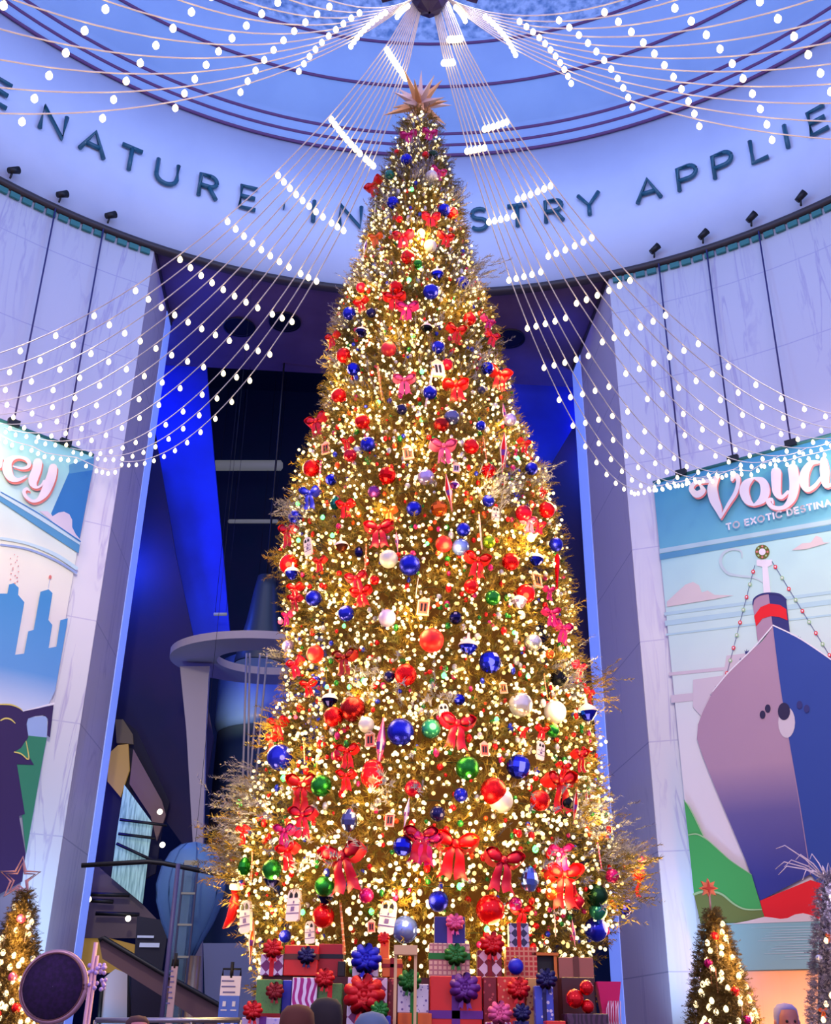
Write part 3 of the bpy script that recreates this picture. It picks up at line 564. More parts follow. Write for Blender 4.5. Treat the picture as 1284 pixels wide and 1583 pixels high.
def sprigs(name, N, zr, mt, parent, cx, rf, az0, az1, ln=.20, nl=.075, nn=16, w=.006, seed=1, jit=.12, pos=None, skew=1.0):
    g = np.random.default_rng(seed)
    if pos is None:
        z0, z1 = zr; zs = z0+(z1-z0)*g.random(N*4); rs = np.array([rf(z) for z in zs]); keep = g.random(len(zs)) < (rs+.12)/(rs.max()+.12); zs = zs[keep][:N]; rs = rs[keep][:N]; N = len(zs)
        a = g.uniform(math.radians(az0), math.radians(az1), N); cxs = np.array([cx(z) for z in zs])
        rr = rs*(1-.12*g.random(N))+g.normal(0, .015, N)
        base = np.c_[cxs+rr*np.sin(a), -rr*np.cos(a), zs]
        dirs = np.c_[np.sin(a), -np.cos(a), g.uniform(-.35, .55, N)]+g.normal(0, .35, (N, 3))
    else: base, dirs = pos; N = len(base); dirs = dirs+g.normal(0, .25, (N, 3))
    dirs /= np.linalg.norm(dirs, axis=1)[:, None]; L = ln*g.uniform(.6, 1.2, N)
    t = np.tile(np.linspace(.05, 1, nn), (N, 1)); st = base[:, None, :]+dirs[:, None, :]*(L[:, None]*t)[:, :, None]
    nd = g.normal(0, 1, (N, nn, 3)); nd -= (nd*dirs[:, None, :]).sum(2)[:, :, None]*dirs[:, None, :]; nd /= np.linalg.norm(nd, axis=2)[:, :, None]
    nd = nd*.8+dirs[:, None, :]*.6; tip = st+nd*nl*(1.15-.5*t)[:, :, None]; side = np.cross(nd, dirs[:, None, :]); side /= np.linalg.norm(side, axis=2)[:, :, None]+1e-9
    A = st-side*w; B = st+side*w; V = np.stack([A, B, tip], 2).reshape(-1, 3)
    # stems as thin tents
    s2 = np.cross(dirs, [0, 0, 1.]); s2 /= np.linalg.norm(s2, axis=1)[:, None]+1e-9; E = base+dirs*L[:, None]
    S = np.stack([base-s2*w*1.2, base+s2*w*1.2, E], 1).reshape(-1, 3); V = np.concatenate([V, S]).astype(np.float32)
    nf = len(V)//3; me = bpy.data.meshes.new(name); me.vertices.add(len(V)); me.vertices.foreach_set('co', V.ravel()); me.loops.add(len(V)); me.loops.foreach_set('vertex_index', np.arange(len(V), dtype=np.int32))
    me.polygons.add(nf); me.polygons.foreach_set('loop_start', np.arange(0, len(V), 3, dtype=np.int32)); me.materials.append(mt); me.update(calc_edges=True)
    return obj(name, me, parent)
sprigs('foliage', 13000, (HZ[0]-.3, HZ[-1]), M_NEEDLE, TREE, tx, tr, -115, 115, seed=3)
# frosted sprays and longer branch ends that break the outline
g0 = np.random.default_rng(77); fp = []; fd = []
for (px, py, n, sp) in [(392, 1215, 60, .2), (384, 1250, 30, .2), (374, 1300, 46, .18), (366, 1335, 30, .15), (400, 1240, 40, .3), (450, 790, 20, .1), (470, 800, 24, .18), (760, 770, 26, .2), (785, 760, 26, .2), (530, 505, 22, .12), (525, 560, 14, .1),
                        (745, 420, 30, .15), (700, 310, 30, .12), (650, 280, 30, .15), (560, 440, 20, .12), (870, 1045, 36, .16), (905, 1270, 40, .2), (945, 1310, 44, .2), (962, 1325, 24, .12), (930, 1340, 40, .25), (600, 1225, 20, .25), (480, 1300, 24, .4), (830, 1310, 26, .4), (520, 1330, 16, .3), (440, 1010, 20, .1), (715, 450, 30, .15), (740, 560, 26, .15), (600, 320, 20, .15), (830, 740, 20, .15), (640, 240, 16, .1), (660, 1080, 30, .3), (570, 1060, 20, .2)]:
    c = on_tree(px, py, .10)
    for _ in range(n):
        v = rng.normal(0, 1, 3)*sp*.6; fp.append([c.x+v[0], c.y+v[1], c.z+v[2]]); q = np.array([c.x-tx(c.z), c.y, .35]); fd.append(q/np.linalg.norm(q))
for i in range(150):
    z = 8.2+5.2*g0.random()**1.1; a = g0.uniform(-1.5, 1.5); r = tr(z)*.96
    for _ in range(4): fp.append([tx(z)+r*math.sin(a)+g0.normal(0, .06), -r*math.cos(a)+g0.normal(0, .05), z+g0.normal(0, .06)]); fd.append([math.sin(a), -math.cos(a), .4])
sprigs('frosted_sprigs', 0, None, M_NEEDF, TREE, None, None, 0, 0, ln=.17, nl=.06, nn=12, seed=5, pos=(np.array(fp), np.array(fd)))
fp = []; fd = []
for (px, py, n, sp) in [(375, 1300, 80, .2), (380, 1340, 90, .22), (395, 1250, 60, .2), (950, 1335, 90, .24), (962, 1350, 50, .16), (930, 1380, 60, .22), (905, 1060, 60, .2), (885, 1250, 50, .2), (445, 1130, 50, .2), (860, 950, 30, .15), (450, 870, 30, .14)]:
    c = on_tree(px, py, .02)
    for _ in range(n):
        v = rng.normal(0, 1, 3)*sp*.6; fp.append([c.x+v[0], c.y+v[1], c.z+v[2]]); q = np.array([c.x-tx(c.z), c.y, .1]); fd.append(q/np.linalg.norm(q))
sprigs('branch_tips', 0, None, M_NEEDLE, TREE, None, None, 0, 0, ln=.2, nl=.07, nn=14, seed=6, pos=(np.array(fp), np.array(fd)))

# warm glow of the thousands of mini lamps, spread over the tree
g = np.random.default_rng(11)
for i in range(54):
    z = HZ[0]+(HZ[-1]-HZ[0])*(1-math.sqrt(1-(i+.5)/54*.97)); a = -1.45+2.9*((i*.618) % 1)
    light('tree_glow', 'POINT', (tx(z)+(tr(z)+.28)*math.sin(a), -(tr(z)+.28)*math.cos(a), z), (1, .64, .18), 15.5+tr(z)*6, .16)

# fairy lights: eight windings, each with its biggest hundred bulbs as parts and the rest as one part
mini = MB(); mini.ball((0, 0, 0), .0195, 8); mini_me = mini.mesh('mini_bulb', M_MINI)
miniB = MB(); miniB.ball((0, 0, 0), .0165, 8); miniB_me = miniB.mesh('mini_bulb_amber', M_MINIB)
bands = np.linspace(HZ[0]-.15, HZ[-1]-.1, 9)
bn = ['lowest part of the big tree above the gifts', 'second tier of the big tree from the bottom', 'third tier of the big tree from the bottom', 'lower middle of the big tree', 'middle of the big tree above its centre', 'upper middle of the big tree', 'narrow upper part of the big tree', 'thin tip of the big tree below the star']
for k in range(8):
    z0, z1 = bands[k], bands[k+1]; rm = tr((z0+z1)/2)
    N = int(460*(rm+.25)*(1.0 if k > 1 else 1.25))
    T = thing('fairy_lights', 'warm white fairy lights wound through the %s' % bn[k], 'string lights', (0, 0, z0), group='fairy lights on the big tree')
    pts = []
    for _ in range(N):
        z = g.uniform(z0, z1); a = math.asin(g.uniform(-.985, .985)) if g.random() < .75 else g.uniform(-1.7, 1.7); r = tr(z)+g.normal(.06, .05); pts.append((tx(z)+r*math.sin(a), -r*math.cos(a), z-z0, abs(a)))
    pts.sort(key=lambda q: q[3])
    big = pts[:: max(1, len(pts)//100)][:100]; bs = set(big)
    for q in big: obj('mini_bulb', mini_me if g.random() < .75 else miniB_me, T, q[:3])
    rest = MB()
    for q in pts:
        if q not in bs: rest.ball(q[:3], .019 if g.random() < .7 else .0145, 6, m=0 if g.random() < .7 else 1)
    o = rest.build('mini_bulb_rest', [M_MINI, M_MINIB], T); o['kind'] = 'stuff'
    w = MB(); tu = max(2, int((z1-z0)/.35)); w.tube([(tx(z0+(z1-z0)*s/60)+(tr(z0+(z1-z0)*s/60)+.02)*math.sin(2*PI*tu*s/60), -(tr(z0+(z1-z0)*s/60)+.02)*math.cos(2*PI*tu*s/60), (z1-z0)*s/60) for s in range(61)], .004, 4); w.build('wire', mat('green_wire', (.12, .2, .08), .6), T)

# berries, mirrored specks and snowy buds tucked all over the branches
SPK = [('red', (.88, .06, .10)), ('magenta', (.85, .15, .50)), ('silver', (.78, .78, .86)), ('green', (.12, .50, .20)), ('blue', (.14, .20, .80)), ('orange', (.95, .35, .12))]
bud = MB(); bud.ball((0, 0, 0), 1, 6); bv = np.array(bud.v)
for ci, (cn, cc) in enumerate(SPK):
    m = MB(); g5 = np.random.default_rng(40+ci)
    for _ in range([420, 150, 420, 170, 110, 110][ci]):
        z = HZ[0]-.1+(HZ[-1]-HZ[0])*(1-math.sqrt(1-g5.random()*.985)) if cn != 'silver' else g5.uniform(HZ[0], HZ[-1]); a = math.asin(g5.uniform(-.99, .99)); r = tr(z)+g5.normal(.05, .03); s = g5.uniform(.014, .034)
        c = np.array((tx(z)+r*math.sin(a), -r*math.cos(a), z)); k = m.addv(bv*s*[1, 1, g5.uniform(.8, 1.5)]+c)
        for f in bud.f: m.face([k+i for i in f], 0, True)
    o = m.build(cn+'_berries', mat('berry_'+cn, cc, .25, .35), TREE); o['kind'] = 'stuff'

# star topper
tip = ply(648, 162, 0)
T = thing('star_topper', 'many-pointed gold and white star on top of the big tree', 'tree topper', tip)
M_ST = mat('star_gold', (.95, .74, .52), .35, metal=.3); M_ST2 = mat('star_pale', (.93, .84, .82), .35, metal=.2)
m = MB(); m.ball((0, 0, 0), .1, 8, sm=False); m.build('core', M_ST, T)
m = MB(); m.tube([(0, 0, 0), (.03, 0, -.35)], .02, 6); m.build('stem', M_ST, T)
gs = random.Random(4)
for i in range(26):
    ph = PI*(3-math.sqrt(5))*i; zc = 1-2*(i+.5)/26; d = Vector((math.cos(ph)*math.sqrt(1-zc*zc), math.sin(ph)*math.sqrt(1-zc*zc), zc)); L = gs.uniform(.42, .62)
    a = d.orthogonal().normalized(); c = d.cross(a); m = MB(); k = m.addv([d*.05+a*.075, d*.05+c*.075, d*.05-a*.075, d*.05-c*.075, d*L])
    for j in range(4): m.face((k+j, k+(j+1) % 4, k+4))
    m.build('spike', [M_ST if i % 2 else M_ST2], T)

# ------------------------------------------------------------------ ornaments on the big tree
C = dict(red=(.86, .05, .10), crimson=(.74, .04, .20), magenta=(.80, .10, .48), pink=(.93, .36, .58), blue=(.08, .12, .78), navy=(.09, .08, .34), lightblue=(.36, .46, .86), lilac=(.68, .62, .90), silver=(.80, .80, .86), green=(.10, .48, .16),
         teal=(.12, .46, .42), orange=(.93, .42, .16), violet=(.42, .16, .55), slate=(.36, .38, .62), darkred=(.55, .04, .08), dark=(.07, .08, .12), lime=(.55, .72, .16), brown=(.42, .22, .16), white=(.92, .88, .92), cream=(.95, .80, .60), darkgreen=(.05, .22, .14))
CN = dict(lightblue='pale blue', darkred='dark red', dark='near-black', lime='yellow-green', darkgreen='dark green')
def omat(c, fin):
    k = 'orn_%s_%s' % (c, fin)
    if k in MATS: return MATS[k]
    if fin == 'm': return mat(k, C[c], .42, .15, spec=.6)
    if fin == 's': return mat(k, C[c], .16, .55)
    if fin == 'ribbon': return mat(k, C[c], .38, .2)
    if fin == 'f': return mat(k, C[c], .10, .85)
    m = mat(k, C[c], .25, .75); nt, b = nodes(m)                         # glitter: speckled roughness and normal
    tc = add(nt, 'ShaderNodeTexCoord'); vo = add(nt, 'ShaderNodeTexVoronoi'); vo.inputs['Scale'].default_value = 14
    bp = add(nt, 'ShaderNodeBump'); bp.inputs['Strength'].default_value = .9; link(nt, tc.outputs['Object'], vo.inputs['Vector']); link(nt, vo.outputs['Distance'], bp.inputs['Height']); link(nt, bp.outputs[0], b.inputs['Normal']); return m
MC = {}
def cached(key, fn):
    if key not in MC: MC[key] = fn()
    return MC[key]
def one(fn, name, mt):
    m = MB(); fn(m); return m.mesh(name, mt)
def cap_me(): return cached('cap', lambda: one(lambda m: (m.lathe([(.2, .93), (.22, .98), (.2, 1.14), (.06, 1.18), (.001, 1.18)], 10), m.tube([(.1*math.cos(t), 0, 1.26+.1*math.sin(t)) for t in np.linspace(0, 2*PI, 11)], .025, 4)), 'cap', M_GOLD))
def bow_parts(c):
    def loop(s):
        def f(m):
            # puffed ribbon loop: a flattened fat tube bent back on itself
            ts = [i/14 for i in range(15)]; pts = []; rad = []
            for t in ts:
                th = PI*(-.95+1.9*t); rr_ = .52*(1+math.cos(th)); x = s*(rr_+.02); z = .40*math.sin(th)*(1-.35*abs(math.cos(th)))+.22*rr_
                pts.append((x, z)); rad.append(.10+.20*(1-abs(2*t-1)**1.5))
            kk = []
            for (x, z), w in zip(pts, rad):
                kk.append(m.addv([(x, -.12-w*1.1, z+w*.35), (x*1.02, -.14, z), (x, -.12+w*1.1, z-w*.35)]))
            for a_, b_ in zip(kk[:-1], kk[1:]): m.face((a_, b_, b_+1, a_+1), 0, True); m.face((a_+1, b_+1, b_+2, a_+2), 0, True)
            m.tube([(s*.08, -.12, .02), (s*.35, -.15, .16), (s*.68, -.15, .26), (s*.92, -.13, .30)], [.10, .24, .30, .16], 8)
        return one(f, 'loop', omat(c, 'ribbon'))
    def tail(s):
        def f(m):
            n = 8; kk = []
            for i in range(n+1):
                t = i/n; x = s*(.10+.34*t+.05*math.sin(6*t)); y = -.14-.10*math.sin(7*t); z = -.05-1.5*t; w = .15+.17*t
                kk.append(m.addv([(x-w, y+.05, z), (x, y-.06, z+(.0 if i < n else .16)), (x+w, y+.05, z)]))
            for a_, b_ in zip(kk[:-1], kk[1:]): m.face((a_, b_, b_+1, a_+1), 0, True); m.face((a_+1, b_+1, b_+2, a_+2), 0, True)
        return one(f, 'tail', omat(c, 'ribbon'))
    return cached('bow'+c, lambda: [('loop', loop(1)), ('loop', loop(-1)), ('tail', tail(1)), ('tail', tail(-1)), ('knot', one(lambda m: m.ball((0, -.2, .05), .2, 8), 'knot', omat(c, 'ribbon')))])
M_STRIPE = {}
def parts_for(kind, c, fin):
    if kind == 'ball':
        def f(m):
            if fin == 'f': m.ball((0, 0, 0), 1, 12, sm=False)
            else: m.ball((0, 0, 0), 1, 18)
        return [('ball', cached('ball'+c+fin, lambda: one(f, 'ball', omat(c, fin)))), ('cap', cap_me())]
    if kind == 'bow': return bow_parts(c)
    if kind == 'egg':
        return [('egg', cached('egg'+c, lambda: one(lambda m: m.lathe([(.001, -1.25), (.45, -1.1), (.8, -.6), (.9, -.1), (.75, .5), (.4, 1.0), (.12, 1.2), (.001, 1.22)], 14, sm=False), 'egg', omat(c, 'f')))), ('cap', cap_me())]
    if kind == 'onion':
        return [('onion', cached('on'+c, lambda: one(lambda m: m.lathe([(.001, -.9), (.5, -.78), (.92, -.3), (.95, 0), (.7, .45), (.3, .8), (.12, 1.3), (.06, 2.0), (.001, 2.05)], 14), 'onion', omat(c, 's'))))]
    if kind == 'stick':
        def f(m):
            m.tube([(0, 0, -1), (0, 0, 1)], .05, 8, 0)
            for i in range(9): m.tube([(0, 0, -.95+i*.22), (0, 0, -.9+i*.22)], .054, 8, 1)
        return [('stick', cached('st'+c, lambda: one(f, 'stick', [mat('stick_'+c, {'orange': (.93, .55, .38), 'lilac': (.82, .74, .90), 'white': (.95, .86, .86), 'red': (.85, .15, .15)}.get(c, C[c]), .4), mat('stick_band', (.95, .80, .72), .4)]))),
                ('cap', cached('stcap', lambda: one(lambda m: m.lathe([(.07, .98), (.07, 1.05), (.02, 1.1), (.001, 1.1)], 8), 'cap', M_GOLD)))]
    if kind == 'finial':
        pr = [(.001, -1), (.03, -.9), (.06, -.5), (.13, -.2), (.17, .05), (.15, .25), (.08, .55), (.03, .85), (.001, 1)]
        def f(m): m.lathe(pr, 12, mfun=lambda i, j: 1 if j % 3 == 0 else (2 if i in (3,) else 0))
        return [('finial', cached('fi'+c, lambda: one(f, 'finial', [omat(c, 's'), mat('fin_w', (.95, .86, .88), .4), omat('violet', 's')]))), ('cap', cached('ficap', lambda: one(lambda m: m.lathe([(.045, .93), (.045, 1.02), (.001, 1.04)], 8), 'cap', M_GOLD)))]
    if kind == 'icicle':
        return [('icicle', cached('ic'+c, lambda: one(lambda m: m.lathe([(.001, -1), (.05, -.5), (.09, 0), (.12, .5), (.13, .8), (.06, 1), (.001, 1)], 7, sm=False), 'icicle', omat(c, 'f'))))]
    if kind == 'house':
        W_ = mat('house_'+c, {'red': (.90, .40, .36), 'orange': (.93, .55, .35), 'lilac': (.76, .66, .90)}[c], .5); K_ = mat('house_win', (.06, .05, .09), .4); T_ = mat('house_trim', (.95, .78, .72), .5)
        return [('facade', cached('hf'+c, lambda: one(lambda m: (m.box((0, 0, 0), (1.1, .25, 1.5), 0), m.box((0, -.08, .78), (1.35, .35, .14), 1), m.box((0, -.08, -.78), (1.35, .35, .12), 1), m.box((-.58, -.12, 0), (.14, .16, 1.5), 1), m.box((.58, -.12, 0), (.14, .16, 1.5), 1)), 'facade', [W_, T_]))),
                ('roof', cached('hr'+c, lambda: one(lambda m: m.prism([(-.6, -.15, .85), (.6, -.15, .85), (0, -.15, 1.3)], (0, .25, 0), 0), 'roof', T_))),
                ('window', cached('hw1', lambda: one(lambda m: m.box((-.2, -.16, .05), (.24, .06, .9)), 'window', K_))), ('window', cached('hw2', lambda: one(lambda m: m.box((.2, -.16, .05), (.24, .06, .9)), 'window', K_)))]
    if kind == 'lantern':
        B_ = mat('lantern_body', (.86, .82, .90) if c != 'pink' else (.95, .62, .58), .5); K_ = mat('house_win', (.06, .05, .09), .4); L_ = mat('lantern_line', (.40, .34, .60), .5)
        def f(m): m.prism([(-.5, -.12, -.95), (-.36, -.12, -1.05), (.36, -.12, -1.05), (.5, -.12, -.95), (.5, -.12, .55), (.4, -.12, .85), (.2, -.12, 1.0), (-.2, -.12, 1.0), (-.4, -.12, .85), (-.5, -.12, .55)], (0, .24, 0))
        ar = lambda x: (lambda m: m.prism([(x-.13, -.15, .42), (x+.13, -.15, .42), (x+.13, -.15, .62), (x, -.15, .8), (x-.13, -.15, .62)], (0, .04, 0)))
        return [('body', cached('lb'+c, lambda: one(f, 'body', B_))), ('opening', cached('la1', lambda: one(ar(-.2), 'opening', K_))), ('opening', cached('la2', lambda: one(ar(.2), 'opening', K_))),
                ('small_window', cached('lsw', lambda: one(lambda m: (m.box((0, -.14, -.28), (.26, .05, .26), 0), m.box((.05, -.14, .14), (.08, .05, .16), 0)), 'small_window', L_))), ('band', cached('lbd', lambda: one(lambda m: (m.box((0, -.14, -.55), (1.0, .05, .05)), m.box((0, -.14, -.02), (1.0, .05, .03))), 'band', L_)))]
    if kind == 'bell':
        def top(m): m.lathe([(1.02, 0), (1.0, .12), (.8, .45), (.35, .72), (.16, .85), (.14, 1.4), (.001, 1.42)], 16)
        return [('dome', cached('bt', lambda: one(top, 'dome', mat('bell_white', (.92, .84, .90), .35)))), ('base', cached('bb'+c, lambda: one(lambda m: m.lathe([(.001, -.95), (.4, -.8), (.8, -.35), (.95, 0)], 12, sm=False), 'base', omat(c, 'f'))))]
    if kind == 'cone':
        return [('cone', cached('co'+c, lambda: one(lambda m: m.lathe([(1, -.4), (.5, .15), (.1, .6), (.001, .7)], 14), 'cone', omat(c, 'm'))))]
    if kind == 'stocking':
        def f(m): m.tube([(.25, 0, .9), (.25, 0, .3), (.15, 0, -.2), (.0, 0, -.6), (-.3, 0, -.95), (-.65, 0, -1.15)], [.30, .29, .27, .25, .18, .04], 10)
        return [('stocking_leg', cached('sl', lambda: one(f, 'stocking_leg', omat('red', 'ribbon')))), ('cuff', cached('sc', lambda: one(lambda m: m.lathe([(.33, .85), (.36, .9), (.36, 1.15), (.3, 1.2), (.001, 1.2)], 12, c=(.25, 0, 0)), 'cuff', mat('cuff', (.92, .88, .9), .8))))]
    if kind == 'glow':
        return [('bulb', cached('gl'+c, lambda: one(lambda m: m.lathe([(.001, -1), (.6, -.7), (.85, -.1), (.7, .4), (.3, .9), (.001, .95)], 10), 'bulb', mat('glow_'+c, C[c], .4, emit=5, ecol={'green': (.35, .95, .45), 'red': (1, .25, .3), 'cream': (1, .86, .45)}[c]))))]
KW = {'ball': 'ball ornament', 'bow': 'ribbon bow', 'egg': 'egg-shaped ornament', 'onion': 'long-necked onion ornament', 'stick': 'candy stick', 'finial': 'striped spindle ornament', 'icicle': 'icicle ornament', 'house': 'townhouse ornament', 'lantern': 'lantern ornament with arched openings', 'bell': 'white-topped ornament', 'cone': 'cone hat ornament', 'stocking': 'stocking', 'glow': 'glowing bulb'}
FW = {'m': 'satin', 's': 'shiny', 'g': 'glittery', 'f': 'faceted'}
KN = {'ball': 'ball_ornament', 'bow': 'ribbon_bow', 'egg': 'egg_ornament', 'onion': 'onion_ornament', 'stick': 'candy_stick', 'finial': 'spindle_ornament', 'icicle': 'icicle_ornament', 'house': 'townhouse_ornament', 'lantern': 'lantern_ornament', 'bell': 'two_tone_ornament', 'cone': 'cone_ornament', 'stocking': 'stocking', 'glow': 'coloured_bulb'}
REG = {1: (520, 100, 4.938), 2: (480, 400, 4.0125), 3: (420, 680, 5.35), 4: (640, 680, 4.938), 5: (400, 920, 4.938), 6: (650, 920, 4.428), 7: (330, 1180, 3.89), 8: (650, 1180, 3.47)}
